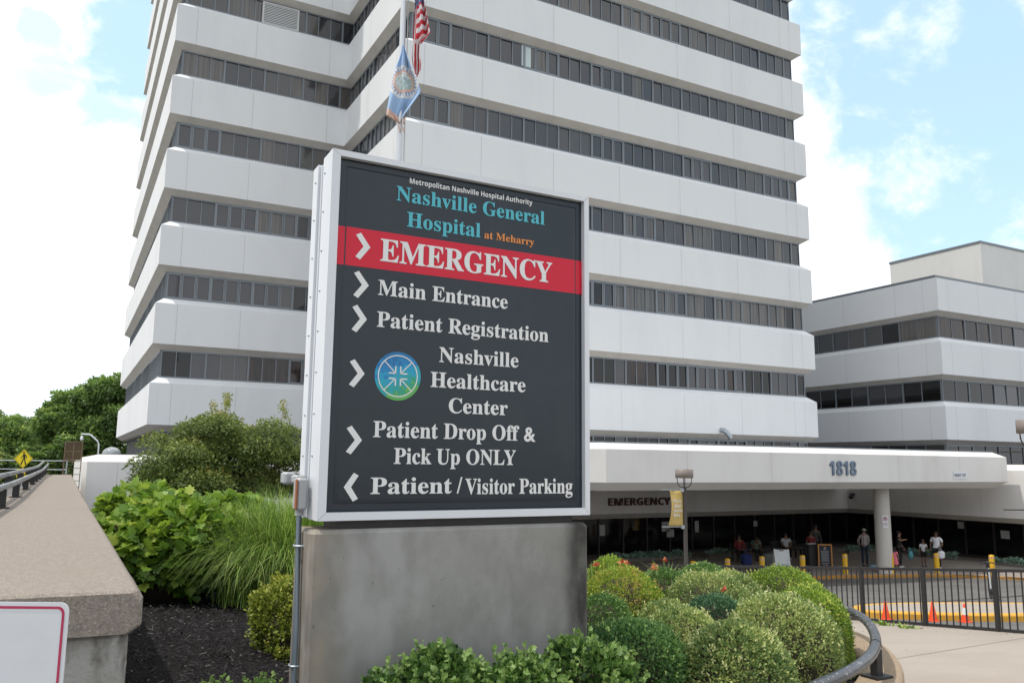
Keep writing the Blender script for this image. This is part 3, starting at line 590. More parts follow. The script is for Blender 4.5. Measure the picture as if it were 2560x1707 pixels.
pk = thing('planter_kerb', 'curved tan concrete kerb around the shrub bed', 'kerb', (6.5, 5.2, -2.3))
_KP2 = [(7.80, 12.6), (7.85, 9), (7.72, 7.0), (7.42, 6.15), (6.95, 5.55), (6.35, 5.05), (5.7, 4.68), (4.9, 4.38), (3.8, 4.12), (2.2, 3.95), (.5, 3.85)]
kk = kerbstrip(smooth([(7.85, 9.4)]+KP[2:], 5), .36, lambda x, y: -2.7, lambda x, y: -1.75, 'kerb_body', KERB); kk.parent = pk
kk.location = -Vector(pk.location)
bmv = kk.modifiers.new('bevel', 'BEVEL'); bmv.width = .03; bmv.segments = 2; bmv.limit_method = 'ANGLE'
hr = thing('hand_rail', 'thick chipped grey pipe rail curving above the planter kerb', 'rail', (6.5, 5.2, -1.75))
RP = [(7.71, 8.1, -1.5), (7.66, 7.2, -1.5), (7.56, 6.55, -1.5), (7.38, 6.12, -1.5), (7.02, 5.68, -1.5), (6.45, 5.16, -1.5), (5.92, 4.79, -1.5), (5.45, 4.55, -1.5), (5.0, 4.38, -1.5), (4.2, 4.15, -1.5), (3, 3.98, -1.5), (1.6, 3.9, -1.5)]
MB().tube(smooth(RP, 6), .045, 16).build('rail_pipe', RAILP, hr)
cl_ = MB(); q = Vector((6.28, 5.03, -1.5)); cl_.tube([q-Vector((.010, .007, 0)), q+Vector((.010, .007, 0))], .0485, 16); cl_.build('collar', DARKM, hr)
for (x, y) in ((7.62, 6.72), (6.22, 4.985), (7.70, 7.95), (4.6, 4.25)):
    p_ = MB(); p_.box(x-.035, x+.035, y-.035, y+.035, -1.745, -1.52); p_.box(x-.10, x+.10, y-.085, y+.085, -1.748, -1.730); p_.build('post', DARKM, hr)

fe = thing('iron_fence', 'black iron picket fence along the walkway edge', 'fence', (13.2, 10, -2.7))
FXX = 13.22
def ztop(y): return -1.82+.098*(10.62-y)
fy0, fy1 = -1.0, 17.3
pkm = MB(); n = int((fy1-fy0)/.118)
posts = [9.55+1.27*i for i in range(-8, 7)]
for i in range(n+1):
    y = fy0+i*(fy1-fy0)/n
    if min(abs(y-p) for p in posts) < .05: continue
    pkm.box(FXX-.0085, FXX+.0085, y-.0085, y+.0085, ztop(y)-.905, ztop(y)-.01)
pkm.build('pickets', DARKM, fe)
for dz, r in ((0, .024), (-.91, .022)):
    rm = MB(); rm.add([(FXX+a, y, ztop(y)+dz+b) for y in (fy0, fy1) for a, b in ((-r, -r), (r, -r), (r, r), (-r, r))], [(0, 1, 5, 4), (1, 2, 6, 5), (2, 3, 7, 6), (3, 0, 4, 7), (0, 3, 2, 1), (4, 5, 6, 7)]); rm.build('rail', DARKM, fe)
for y in posts:
    if fy0 < y < fy1: MB().box(FXX-.031, FXX+.031, y-.031, y+.031, zwalk(0, y), ztop(y)+.03).build('post', DARKM, fe)

# ------------------------------------------------------------------ lamps, flagpole
def street_lamp(x, y, z0, zt, banner, label):
    t = thing('street_lamp', label, 'lamp', (x, y, z0), 'drum-shaped lamps along the driveway')
    p = MB(); p.lathe([(.11, 0), (.11, .25), (.06, .32), (.055, zt-z0-.48)], (x, y, z0), 14); p.build('pole', BRONZE, t)
    s = MB(); s.lathe([(.235, zt-.235), (.245, zt-.232), (.245, zt-.005), (.23, zt), (.0, zt+.012)], (x, y, 0), 26); s.build('lamp_shade', mat('taupe_enamel', (.22, .185, .165), .5), t)
    y_ = MB()
    for i in range(4):
        a = math.pi/4+i*math.pi/2; ca, sa = math.cos(a), math.sin(a)
        y_.tube([(x+.02*ca, y+.02*sa, zt-.5), (x+.11*ca, y+.11*sa, zt-.475), (x+.165*ca, y+.165*sa, zt-.42), (x+.19*ca, y+.19*sa, zt-.33), (x+.195*ca, y+.195*sa, zt-.23)], .012, 6)
    y_.build('yoke', BRONZE, t)
    u = Vector((-_c, _s, 0))
    u = Vector((-.93, .36, 0)).normalized()
    for dz in (-.56, -1.55):
        a = MB(); c = Vector((x, y, zt+dz)); a.tube([c, c+u*.66+Vector((0, 0, .0))], .011, 6); a.obox(c+u*.06, u*.05, (.02, .04, 0), (0, 0, .05)); a.build('banner_arm', GALV if banner else BRONZE, t)
    if banner:
        b = MB(); nx, nz_ = 8, 14; nn = Vector((-u.y, u.x, 0)); vs = []
        for j in range(nz_+1):
            for i in range(nx+1):
                f, g = i/nx, j/nz_; w = .06+.42*f+(.05*math.sin(math.pi*g)*-f*.6 if True else 0)
                q = c+u*(.05+.42*f-.06*f*math.sin(g*math.pi)-.05*f*(g)*1.0)+Vector((0, 0, .02+g*.95))+nn*(.05*math.sin(g*3.1)*f+.02*math.sin(f*5)); vs.append(q)
        b.add(vs, [(j*(nx+1)+i, j*(nx+1)+i+1, (j+1)*(nx+1)+i+1, (j+1)*(nx+1)+i) for j in range(nz_) for i in range(nx)], 0, True)
        bo = b.build('banner', mat('golden_banner', (.52, .38, .13), .7, noise=[(4, 4, (.47, .33, .10), .45, .7, (1, 1, 1))]), t)
        md = bo.modifiers.new('solid', 'SOLIDIFY'); md.thickness = .004
        r = -u; o = c+Vector((0, 0, 0))-nn*.0
        if (Vector(r).cross(Vector((0, 0, 1)))).dot(-FW) < 0: nn = nn
        for k, w_ in enumerate(("We're", 'glad', "you're", 'here.')):
            ww = (.235, .18, .25, .20)[k]; cxx = -.235+.02*math.sin(k)
            text('lettering', w_, LETW, t, cxx-ww/2, cxx+ww/2, .655-k*.125, .085, 0, serif, .002, .003, (c-nn*.0+Vector(r).cross(Vector((0, 0, 1)))*.045, r, (0, 0, 1)))
    return t
street_lamp(15.08, 18.0, zroad(15, 18), -.075, True, 'slim lamp post with a drum shade carrying a golden banner')
street_lamp(14.9, 8.46, zroad(14.9, 8.46), .87, False, 'lamp post with drum shade and bare banner arms at the right edge')

fp = thing('flagpole', 'tall steel flagpole rising behind the hospital sign', 'flagpole', (6.2, 17.12, -2.6))
MB().lathe([(.16, -2.6), (.15, -2.5), (.076, -2.45), (.072, 7), (.06, 14), (.05, 17)], (6.2, 17.12, 0), 20).build('pole', STEEL, fp)
rp = MB(); rp.tube([(6.30, 17.03, -1), (6.295, 17.035, 7), (6.29, 17.04, 16.5)], .009, 5); rp.tube([(6.27, 17.0, -1), (6.275, 17.0, 9.5), (6.27, 17.04, 16.5)], .007, 5); rp.build('halyard', GREYP, fp)
r_ = Vector((_c, -_s, 0)); OF = Vector((6.2, 17.12, 0)); back = Vector((_s, _c, 0))
def zpx(y): return 10.795-y*.00984 if y < 400 else 10.795-400*.00984
SC = .00874/3.918           # one step of the cloth drawing in metres
def flagmesh(name, rows, cols, colour, mats, depth, label, cat, base_x, fold):
    """rows: (y, left, right) outline; cloth hangs in folds"""
    ys = [r[0] for r in rows]; nr = 110; mb = MB(); vs = []; uv = []
    for j in range(nr+1):
        y = ys[0]+(ys[-1]-ys[0])*j/nr; l = np.interp(y, ys, [r[1] for r in rows]); rgt = np.interp(y, ys, [r[2] for r in rows])
        for i in range(cols+1):
            f = i/cols; x = l+(rgt-l)*f; w = rgt-l
            p = OF+r_*((x-base_x)*SC)+back*(depth+fold(f, y)*min(1, w/120))+Vector((0, 0, 10.795-y/3.918*.00984)); vs.append(p); uv.append((x, y, f))
    fs = []; mi = []
    for j in range(nr):
        for i in range(cols):
            k = j*(cols+1)+i; q = (k, k+1, k+cols+2, k+cols+1); fs.append(q)
            x = sum(uv[t][0] for t in q)/4; y = sum(uv[t][1] for t in q)/4; f = sum(uv[t][2] for t in q)/4; mi.append(colour(x, y, f))
    for q, m_ in zip(fs, mi): pass
    b = len(mb.v); mb.v += [tuple(v) for v in vs]; mb.f += fs; mb.m += mi; mb.sm += [True]*len(fs)
    o = mb.build(name, mats); sd = o.modifiers.new('solid', 'SOLIDIFY'); sd.thickness = .003
    return top(o, label, cat)
FR, FWH, FB = mat('flag_red', (.50, .025, .045), .7), mat('flag_white', (.68, .66, .66), .7), mat('flag_blue', (.085, .10, .26), .7)
def uscol(x, y, f):
    if y < 48-.5*(x-540):
        return 1 if (int(x/9) + int(y/11)) % 3 == 0 and (int(x/4)+int(y/4)) % 2 == 0 else 2
    if y > 430+.1*(x-500) or f < .22: return 0 if ((x-492)/40+f*.5) % 1 < .52 else 1
    return 0 if ((y+.88*(x-545)-138)/104) % 1 < .5 else 1
flagmesh('national_flag', [(-700, 470, 500), (-400, 490, 590), (0, 512, 610), (110, 510, 640), (240, 500, 665), (345, 497, 690), (400, 506, 625), (440, 500, 588), (560, 495, 587), (640, 508, 600), (700, 530, 598), (770, 548, 553)], 44, uscol, [FR, FWH, FB], .02,
         'limp red and white striped flag hanging high on the flagpole', 'flag', 395, lambda f, y: .07*math.sin(f*9+y*.004)+.05*math.sin(f*17+1))
CB, CWH, CT, CN, CG, CGL = mat('pale_blue_cloth', (.32, .46, .67), .7), mat('cream_cloth', (.66, .67, .67), .7), mat('tan_cloth', (.62, .42, .34), .7), mat('navy_cloth', (.25, .29, .45), .7), mat('sage_cloth', (.36, .47, .43), .7), mat('mist_cloth', (.48, .58, .66), .7)
def citycol(x, y, f):
    if y > 1108+max(0, (x-300))*.70: return 2
    dx, dy = (x-428)/1.0, (y-835); r = math.hypot(dx*1.0, dy); a = math.atan2(dy, dx)
    if r > 152: return 1 if r < 160 and y > 835 else 0
    if r > 108:
        k = (a/(2*math.pi)*26) % 1; return 3 if abs(k-.5) < .42*(1-(r-108)/38) else 1
    if r > 84: return 2
    n = math.sin(x*.11+1)*math.cos(y*.09)+.5*math.sin((x-y)*.21)
    return 4 if n > .45 else 5 if n < -.5 else 3 if (dx > 8 and dx*dx+(dy+8)**2 < 1500 and int((a+7)*6) % 2) else 1 if dx < -25 or dy < -45 else 4
flagmesh('city_flag', [(468, 407, 416), (560, 385, 450), (680, 336, 500), (760, 318, 550), (920, 290, 607), (950, 287, 606), (1110, 265, 492), (1165, 262, 452), (1200, 325, 430), (1228, 384, 402)], 70, citycol, [CB, CWH, CT, CN, CG, CGL], -.10,
         'pale blue flag with a sunburst seal hanging below the striped flag', 'flag', 395, lambda f, y: .05*math.sin(f*7+y*.003)-.05*math.sin(f*15))
ts = MB(); b0 = OF+r_*((425-395)*SC)-back*.10
for (xa, ya, xb, yb2) in ((440, 1165, 455, 1230), (385, 1240, 408, 1310), (430, 1260, 450, 1315), (455, 1165, 440, 1240)):
    A = OF+r_*((xa-395)*SC)-back*.10+Vector((0, 0, 10.795-ya/3.918*.00984)); B = OF+r_*((xb-395)*SC)-back*.10+Vector((0, 0, 10.795-yb2/3.918*.00984)); ts.tube([A, (A+B)/2, B], [.008, .022, .016], 6)
ts.tube([OF+r_*((425-395)*SC)-back*.10+Vector((0, 0, 10.795-1150/3.918*.00984)), OF+r_*((420-395)*SC)-back*.10+Vector((0, 0, 10.795-1290/3.918*.00984))], .006, 5)
tso = ts.build('tassel', CT); tso.parent = bpy.data.objects['city_flag']

# ------------------------------------------------------------------ plants
def unit(a): return a/np.maximum(np.linalg.norm(a, axis=1, keepdims=True), 1e-9)
LEAF = (np.array([(0, 0, 0), (.30, .45, .07), (0, 1, -.05), (-.30, .45, .07)], float), [(0, 1, 2), (0, 2, 3)])
NARROW = (np.array([(0, 0, 0), (.22, .4, .04), (0, 1, -.12), (-.22, .4, .04)], float), [(0, 1, 2), (0, 2, 3)])
_ok = [(0, .0, 0), (.16, .06, .03), (.40, .16, .07), (.30, .32, .06), (.50, .44, .08), (.34, .54, .05), (.36, .74, .02), (.17, .72, 0), (0, 1, -.08)]
OAK = (np.array(_ok+[(-x, y, z) for x, y, z in _ok[1:-1]]+[(0, .45, -.02)], float), [(16, i, i+1) for i in range(8)]+[(16, 8, 15)]+[(16, i+1, i) for i in range(9, 15)]+[(16, 9, 0)])
OAK[0][16] = (0, .4, -.03)
def leafcloud(P, D, size, tmpl, tint, spin=1.0, up=None):
    """vertices, faces and tint for leaves at P growing along D"""
    T, F = tmpl; n = len(P); D = unit(D)
    R = RNG.normal(size=(n, 3)) if up is None else up+RNG.normal(size=(n, 3))*spin*.5
    A = unit(np.cross(D, R)); B = np.cross(A, D)
    sz = np.broadcast_to(np.asarray(size, float), (n,))[:, None, None]
    V = P[:, None, :]+sz*(A[:, None, :]*T[None, :, 0:1]+D[:, None, :]*T[None, :, 1:2]+B[:, None, :]*T[None, :, 2:3])
    k = len(T); fs = [tuple(np.array(f)) for f in F]
    return V.reshape(-1, 3), np.concatenate([np.array(F)[None]+(np.arange(n)*k)[:, None, None]]).reshape(-1, len(F[0])), np.repeat(tint, k)
def leafobj(name, parts, m, parent):
    V = np.concatenate([p[0] for p in parts]); off = 0; Fs = []; Ts = []
    for v, f, t in parts: Fs.append(f+off); Ts.append(t); off += len(v)
    Fc = np.concatenate(Fs); T = np.concatenate(Ts); V = V-np.array(WL.get(parent.name, Vector()))
    me = bpy.data.meshes.new(name); me.vertices.add(len(V)); me.vertices.foreach_set('co', V.astype(np.float32).ravel())
    nf, k = Fc.shape; me.loops.add(nf*k); me.loops.foreach_set('vertex_index', Fc.astype(np.int32).ravel())
    me.polygons.add(nf); me.polygons.foreach_set('loop_start', np.arange(nf, dtype=np.int32)*k); me.update(calc_edges=True)
    at = me.attributes.new('tint', 'FLOAT', 'POINT'); at.data.foreach_set('value', np.clip(T, 0, 1).astype(np.float32))
    me.materials.append(m); o = bpy.data.objects.new(name, me); link(o); o.parent = parent; WL[o.name] = WL.get(parent.name, Vector()); return o
def sphdirs(n, zmin=-1.0):
    z = RNG.uniform(zmin, 1, n); a = RNG.uniform(0, 2*np.pi, n); q = np.sqrt(1-z*z); return np.stack([q*np.cos(a), q*np.sin(a), z], 1)
def lump(d, seed, amp):       # smooth bumps over directions
    r = np.random.default_rng(seed); out = np.zeros(len(d))
    for f in (2.2, 4.0, 7.5): w = r.normal(size=(3, 3))*f; out += np.sin(d@w+r.uniform(0, 6, 3)).sum(1)/f*1.3
    return 1+amp*out
TWIG = mat('twig_brown', (.055, .042, .028), .9)
def mound(name, label, c, r, ztop_, zbot, m, n=1500, leaf=.030, per=6, seed=1, bias=.0, amp=.05, group='clipped shrub mounds round the sign', sprout=.0, tmpl=LEAF):
    if name == 'clipped_shrub': n = int(n*1.75); leaf *= .76
    c = Vector(c); t = thing(name, label, 'shrub', (c.x, c.y, zbot), group); h = ztop_-zbot
    h *= .86; d = sphdirs(n, -.25); L = lump(d, seed, amp*.6); rad = np.where(RNG.random(n) < .85, 1, RNG.uniform(.84, 1, n))
    z = np.sign(d[:, 2])*np.abs(d[:, 2])**.85
    P0 = np.stack([c.x+d[:, 0]*r*L*rad, c.y+d[:, 1]*r*L*rad, zbot+h*.38+np.where(z > 0, z*h*.62, z*h*1.2)*L*rad], 1)
    Nn = unit(d*np.array([1, 1, 1.2*r/max(h*.62, .1)])); pt = RNG.random(n)*.35+.35*(np.clip(lump(d, seed+5, .35)-.65, 0, 1))
    P = np.repeat(P0, per, 0); ND = np.repeat(Nn, per, 0); D = unit(ND*.80+RNG.normal(size=P.shape)*.52+np.array([0, 0, .18]))
    T = np.repeat(pt, per)+RNG.normal(size=len(P))*.16+bias; P = P+RNG.normal(size=P.shape)*leaf*.55
    sz = leaf*RNG.uniform(.65, 1.25, len(P)); parts = [leafcloud(P, D, sz, tmpl, T)]
    if sprout:
        k = int(n*sprout); ii = RNG.integers(0, n, k); hh = RNG.uniform(.3, 1.6, k)*leaf*2.2
        Q = np.repeat(P0[ii], 7, 0); f = np.tile(np.linspace(.3, 1, 7), k); dirn = unit(Nn[ii]*.6+np.array([0, 0, .8])+RNG.normal(size=(k, 3))*.25)
        Q = Q+np.repeat(dirn*hh[:, None], 7, 0)*f[:, None]; DD = unit(np.repeat(dirn, 7, 0)*.5+RNG.normal(size=Q.shape)*.7); parts.append(leafcloud(Q, DD, leaf*RNG.uniform(.6, 1.05, len(Q)), tmpl, RNG.random(len(Q))*.3+.68+bias))
    leafobj('foliage', parts, m, t)
    core = MB(); R = []  # solid dark core added inside the leaves to block see-through; twigs join it below
    for i in range(7):
        a = -.5+(math.pi/2+.5)*i/6; q = max(math.cos(a), .02)*.86
        R.append([(c.x+r*q*math.cos(2*math.pi*j/14), c.y+r*q*math.sin(2*math.pi*j/14), zbot+h*.38+(h*.62 if a > 0 else h*.8)*.86*math.sin(a)) for j in range(14)])
    core.rings(R, 0, True, True)
    st = MB(); st = core
    for j in range(5):
        a = j*1.26+seed; st.tube([(c.x+.04*math.cos(a), c.y+.04*math.sin(a), zbot-.05), (c.x+r*.5*math.cos(a), c.y+r*.5*math.sin(a), zbot+h*.45)], .009, 5)
    st.build('twigs_and_filler_core', TWIG, t); return t
G_BOX = leafmat('box_leaf', [(0, (0.0595, 0.1333, 0.0384)), (0.35, (0.1492, 0.2799, 0.0703)), (0.62, (0.2837, 0.4398, 0.1022)), (1, (0.597, 0.7196, 0.2239))])
G_PALE = leafmat('azalea_leaf', [(0, (0.1074, 0.1905, 0.0619)), (0.3, (0.3046, 0.3953, 0.1207)), (0.6, (0.5913, 0.6294, 0.2241)), (1, (0.78, 0.78, 0.4482))])
G_DARK = leafmat('dark_shrub_leaf', [(0, (0.0656, 0.1482, 0.0484)), (0.45, (0.1686, 0.3148, 0.0902)), (0.8, (0.3514, 0.537, 0.1562)), (1, (0.6562, 0.7785, 0.2425))])
G_BLUE = leafmat('blue_green_leaf', [(0, (0.0345, 0.0906, 0.0474)), (0.45, (0.097, 0.2049, 0.097)), (0.8, (0.1833, 0.3234, 0.1401)), (1, (0.3019, 0.4312, 0.194))])
G_LIME = leafmat('lime_leaf', [(0, (0.1004, 0.1703, 0.0275)), (0.35, (0.2682, 0.4006, 0.0505)), (0.7, (0.4917, 0.6009, 0.0919)), (1, (0.78, 0.7488, 0.1837))])
G_SPI = leafmat('yellow_green_leaf', [(0, (.085, .12, .018)), (.35, (.24, .31, .035)), (.75, (.42, .44, .07)), (.92, (.50, .36, .08)), (1, (.42, .16, .06))])
G_MUM = leafmat('pale_lobed_leaf', [(0, (0.0312, 0.0754, 0.0181)), (0.35, (0.0884, 0.1799, 0.0369)), (0.7, (0.1664, 0.2902, 0.0616)), (1, (0.312, 0.4294, 0.1396))])
G_GOLD = leafmat('gold_leaf', [(0, (0.0863, 0.1478, 0.0225)), (0.35, (0.2587, 0.3938, 0.0467)), (0.6, (0.483, 0.5513, 0.0843)), (0.82, (0.5865, 0.374, 0.1033)), (1, (0.5175, 0.1675, 0.0658))])
G_HYD = leafmat('hydrangea_leaf', [(0, (0.0568, 0.1149, 0.0244)), (0.35, (0.1349, 0.2502, 0.0298)), (0.7, (0.2698, 0.3922, 0.0432)), (1, (0.4828, 0.541, 0.1014))], .45, .4)
G_GRS = leafmat('grass_blade', [(0, (0.0913, 0.1567, 0.0322)), (0.4, (0.2028, 0.3445, 0.0501)), (0.75, (0.3853, 0.522, 0.1074)), (1, (0.6896, 0.689, 0.2684))], .5, .3)
G_MAP = leafmat('maple_leaf', [(0, (0.0478, 0.0737, 0.0205)), (0.4, (0.138, 0.1925, 0.041)), (0.75, (0.2787, 0.3256, 0.0683)), (0.93, (0.4513, 0.3822, 0.091)), (1, (0.5575, 0.2548, 0.1024))], .55, .3)
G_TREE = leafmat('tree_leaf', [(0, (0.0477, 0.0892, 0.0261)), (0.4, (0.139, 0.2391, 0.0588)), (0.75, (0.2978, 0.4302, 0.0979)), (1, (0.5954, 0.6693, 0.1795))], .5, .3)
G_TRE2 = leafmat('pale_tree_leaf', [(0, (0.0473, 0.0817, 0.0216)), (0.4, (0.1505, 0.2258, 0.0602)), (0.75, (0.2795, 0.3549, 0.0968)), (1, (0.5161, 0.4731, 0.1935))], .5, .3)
G_SIL = leafmat('silver_leaf', [(0, (0.085, 0.1445, 0.102)), (0.5, (0.204, 0.34, 0.255)), (1, (0.442, 0.612, 0.51))], .6, .2)
ZB_ = zbed
MO = [  # x, y, r, top, material, leaf, n, label
 (3.50, 4.72, .37, -.955, G_DARK, .034, 1700, 'dark green leafy mound touching the right foot of the concrete plinth'),
 (4.50, 6.25, .40, -.80, G_GOLD, .026, 1900, 'orange and gold tipped spirea mound right behind the plinth'),
 (5.15, 7.35, .28, -.83, G_LIME, .028, 1000, 'small lime green mound beside the orange lilies'),
 (5.60, 7.05, .33, -.955, G_BOX, .028, 1300, 'mid green mound below the orange lilies'),
 (5.62, 6.35, .42, -.895, G_PALE, .027, 1900, 'broad grey-green mound in the middle of the back row'),
 (6.95, 6.75, .50, -.985, G_LIME, .030, 1900, 'bright yellow-green mound highest on the right of the back row'),
 (4.98, 5.58, .30, -1.00, G_BLUE, .027, 1400, 'small blue-green mound in the centre of the shrub bed'),
 (4.27, 5.16, .31, -.99, G_PALE, .029, 1300, 'small pale green mound between the dark mound and the large front one'),
 (4.03, 4.33, .36, -.935, G_PALE, .032, 1800, 'large olive green mound at the front of the shrub bed'),
 (5.12, 4.98, .45, -.90, G_PALE, .029, 2400, 'largest pale green mound nearest the curved handrail'),
 (6.50, 5.98, .36, -1.04, G_LIME, .029, 1400, 'yellow-green mound at the bend of the handrail'),
 (4.00, 5.85, .27, -.975, G_BOX, .026, 1000, 'green mound squeezed between the plinth and the gold spirea'),
 (4.55, 5.72, .24, -1.02, G_PALE, .027, 900, 'little pale mound wedged between the gold spirea and the blue-green mound'),
 (5.62, 5.62, .28, -1.02, G_PALE, .027, 1000, 'pale mound behind the largest one, right of the blue-green mound'),
 (6.05, 5.52, .34, -1.0, G_LIME, .028, 1300, 'lime-topped mound against the handrail above the largest mound'),
 (6.25, 6.75, .36, -.96, G_PALE, .028, 1300, 'grey-green mound between the middle one and the bright yellow-green one'),
 (6.65, 7.65, .36, -1.0, G_BOX, .028, 1300, 'dull green mound at the far back of the shrub bed'),
]
for i, (x, y, r, tp, m, lf, n, lab) in enumerate(MO):
    mound('clipped_shrub', lab, (x, y, 0), r, tp, zbed(x, y)-.02, m, n, lf, 6, 30+i, sprout=.035)
for i, (x, y, r, tp, m, lab) in enumerate([(1.56, 4.33, .12, -1.06, G_MUM, 'tiny leafy tuft at the left foot of the plinth front'), (1.92, 4.31, .25, -.965, G_MUM, 'fresh green low shrub in front of the plinth, left one'),
        (2.28, 4.10, .24, -.985, G_MUM, 'low green shrub in front of the middle of the plinth'), (2.80, 4.22, .27, -.985, G_MUM, 'deep green low shrub in front of the right end of the plinth'),
        (.86, 5.30, .09, -1.31, G_MUM, 'small fresh green tuft alone on the black mulch by the wall'), (1.13, 5.24, .11, -1.30, G_MUM, 'small fresh green tuft on the mulch beside the grey conduit')]):
    mound('low_shrub', lab, (x, y, 0), r, tp, zbed(x, y)-.02, m, 900 if r > .2 else 260, .036 if r > .2 else .030, 5, 60+i, group='low shrubs in front of the sign', sprout=.2, amp=.12, tmpl=OAK)
mound('golden_shrub', 'yellow-green shrub with a few orange tips on the mulch left of the plinth', (1.80, 6.95, 0), .36, -.90, zbed(1.6, 7.1)-.02, G_SPI, 1900, .034, 6, 77, amp=.2, sprout=.3, bias=-.17, group='clipped shrub mounds round the sign')

# daylilies
LILY = leafmat('lily_petal', [(0, (.50, .05, .03)), (.5, (.62, .14, .07)), (1, (.70, .30, .14))], .5, .3)
def lily(label, x, y, zt, n):
    t = thing('daylily', label, 'flower', (x, y, zbed(x, y)), 'orange daylilies behind the shrubs'); zb = zbed(x, y); st = MB(); pet = []
    for k in range(n):
        dx, dy = RNG.normal()*.10, RNG.normal()*.08; h = zt-zb-RNG.random()*.10; tip = Vector((x+dx*1.6, y+dy, zb+h)); st.tube([(x+dx*.3, y, zb), (x+dx, y+dy*.7, zb+h*.6), tip], .005, 5)
        D = sphdirs(7, -.1)+np.array([0, 0, .35]); leafobj('flower_head', [leafcloud(np.repeat(np.array(tip)[None], 7, 0), D, .050, LEAF, RNG.random(7))], LILY, t)
    for k in range(9):
        a = RNG.random()*6.28; L = RNG.uniform(.2, .34); st.tube([(x, y, zb), (x+math.cos(a)*L*.5, y+math.sin(a)*L*.5, zb+(zt-zb)*.85), (x+math.cos(a)*L, y+math.sin(a)*L, zb+(zt-zb)*.97)], [.009, .006, .001], 5)
    st.build('stems', mat('lily_stem', (.12, .19, .04), .6), t)
lily('single orange-red daylily at the right edge of the plinth', 4.82, 7.2, -.955, 1)
lily('cluster of coral red daylilies above the gold spirea', 5.20, 6.95, -.975, 5)
lily('pair of orange daylilies with long bent stalks behind the mounds', 5.62, 7.0, -.965, 3)
lily('yellow-tinged daylily low among the centre mounds', 5.45, 5.95, -1.05, 1)

for x, y, lab in ((12.9, 10.1, 'dry little weed tuft at the foot of the iron fence'), (12.75, 9.6, 'second low weed tuft on the concrete below the fence')):
    t = thing('weed_tuft', lab, 'weed', (x, y, zwalk(0, y))); n = 60; P = np.stack([x+RNG.normal(size=n)*.05, y+RNG.normal(size=n)*.12, np.full(n, zwalk(0, y))], 1); leafobj('blades', [leafcloud(P, sphdirs(n, .0), RNG.uniform(.04, .12, n), NARROW, RNG.random(n))], G_GRS, t)
lt = MB()
for i in range(260):
    x = RNG.uniform(5.5, 13.2); y = RNG.uniform(2, 13)
    if RNG.random() < .6: x = 13.2-abs(RNG.normal())*.25
    if inbed(x, y) or x < 7.9 and y > 4 or (x < 6.8 and y > 3.2): continue
    L = RNG.uniform(.004, .022); a = RNG.random()*6.28; z = zwalk(0, y); dx, dy = math.cos(a)*L, math.sin(a)*L
    lt.add([(x-dx, y-dy, zwalk(0, y-dy)+.004), (x-dy*.4, y+dx*.4, zwalk(0, y+dx*.4)+.010), (x+dx, y+dy, zwalk(0, y+dy)+.004), (x+dy*.4, y-dx*.4, zwalk(0, y-dx*.4)+.006)], [(0, 1, 2, 3)])
o = lt.build('leaf_litter', mat('dry_litter', (.12, .085, .05), .9)); o['kind'] = 'stuff'
# oakleaf hydrangea
hy = thing('hydrangea', 'large bright green oak-leaved hydrangea beside the concrete wall', 'shrub', (1.15, 10.5, -1.55)); parts = []
n = 950; d = sphdirs(n, -.55); L = lump(d, 3, .09); rad = RNG.uniform(.72, 1.02, n); P = np.stack([1.20+d[:, 0]*.95*L*rad, 10.6+d[:, 1]*.75*L*rad, -1.10+d[:, 2]*.60*L*rad], 1)
n2 = 380; d2 = sphdirs(n2, -.5); P2 = np.stack([.95+d2[:, 0]*.62, 11.8+d2[:, 1]*.6, -.98+d2[:, 2]*.62], 1)
n3 = 360; d3 = sphdirs(n3, -.5); P3 = np.stack([1.95+d3[:, 0]*.62, 11.3+d3[:, 1]*.5, -1.0+d3[:, 2]*.55], 1)
for PP, dd in ((P, d), (P2, d2), (P3, d3)):
    k = 4; Q = np.repeat(PP, k, 0)+RNG.normal(size=(len(PP)*k, 3))*.035; nd = np.repeat(dd, k, 0)
    D = unit(nd*.7+RNG.normal(size=Q.shape)*.75+np.array([0, 0, -.15])); upv = unit(nd*.5+np.array([0, 0, 1.0]))
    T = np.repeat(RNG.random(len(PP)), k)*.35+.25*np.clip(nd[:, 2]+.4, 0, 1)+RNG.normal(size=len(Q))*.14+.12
    parts.append(leafcloud(Q, D, RNG.uniform(.085, .165, len(Q)), OAK, T, .8, upv))
leafobj('foliage', parts, G_HYD, hy)
st = MB()
for j in range(16):
    a = j*2.4; q = .2+.06*j; st.tube([(1.2+.1*math.cos(a), 10.6+.1*math.sin(a), -1.7), (1.2+q*.6*math.cos(a), 10.6+q*.5*math.sin(a), -1.2), (1.2+q*.8*math.cos(a), 10.6+q*.6*math.sin(a), -.7)], .012, 5)
st.sphere((1.2, 10.65, -1.2), (.72, .55, .5), 12); st.build('stems', TWIG, hy)  # stems plus a solid brown ellipsoid filling the middle of the foliage

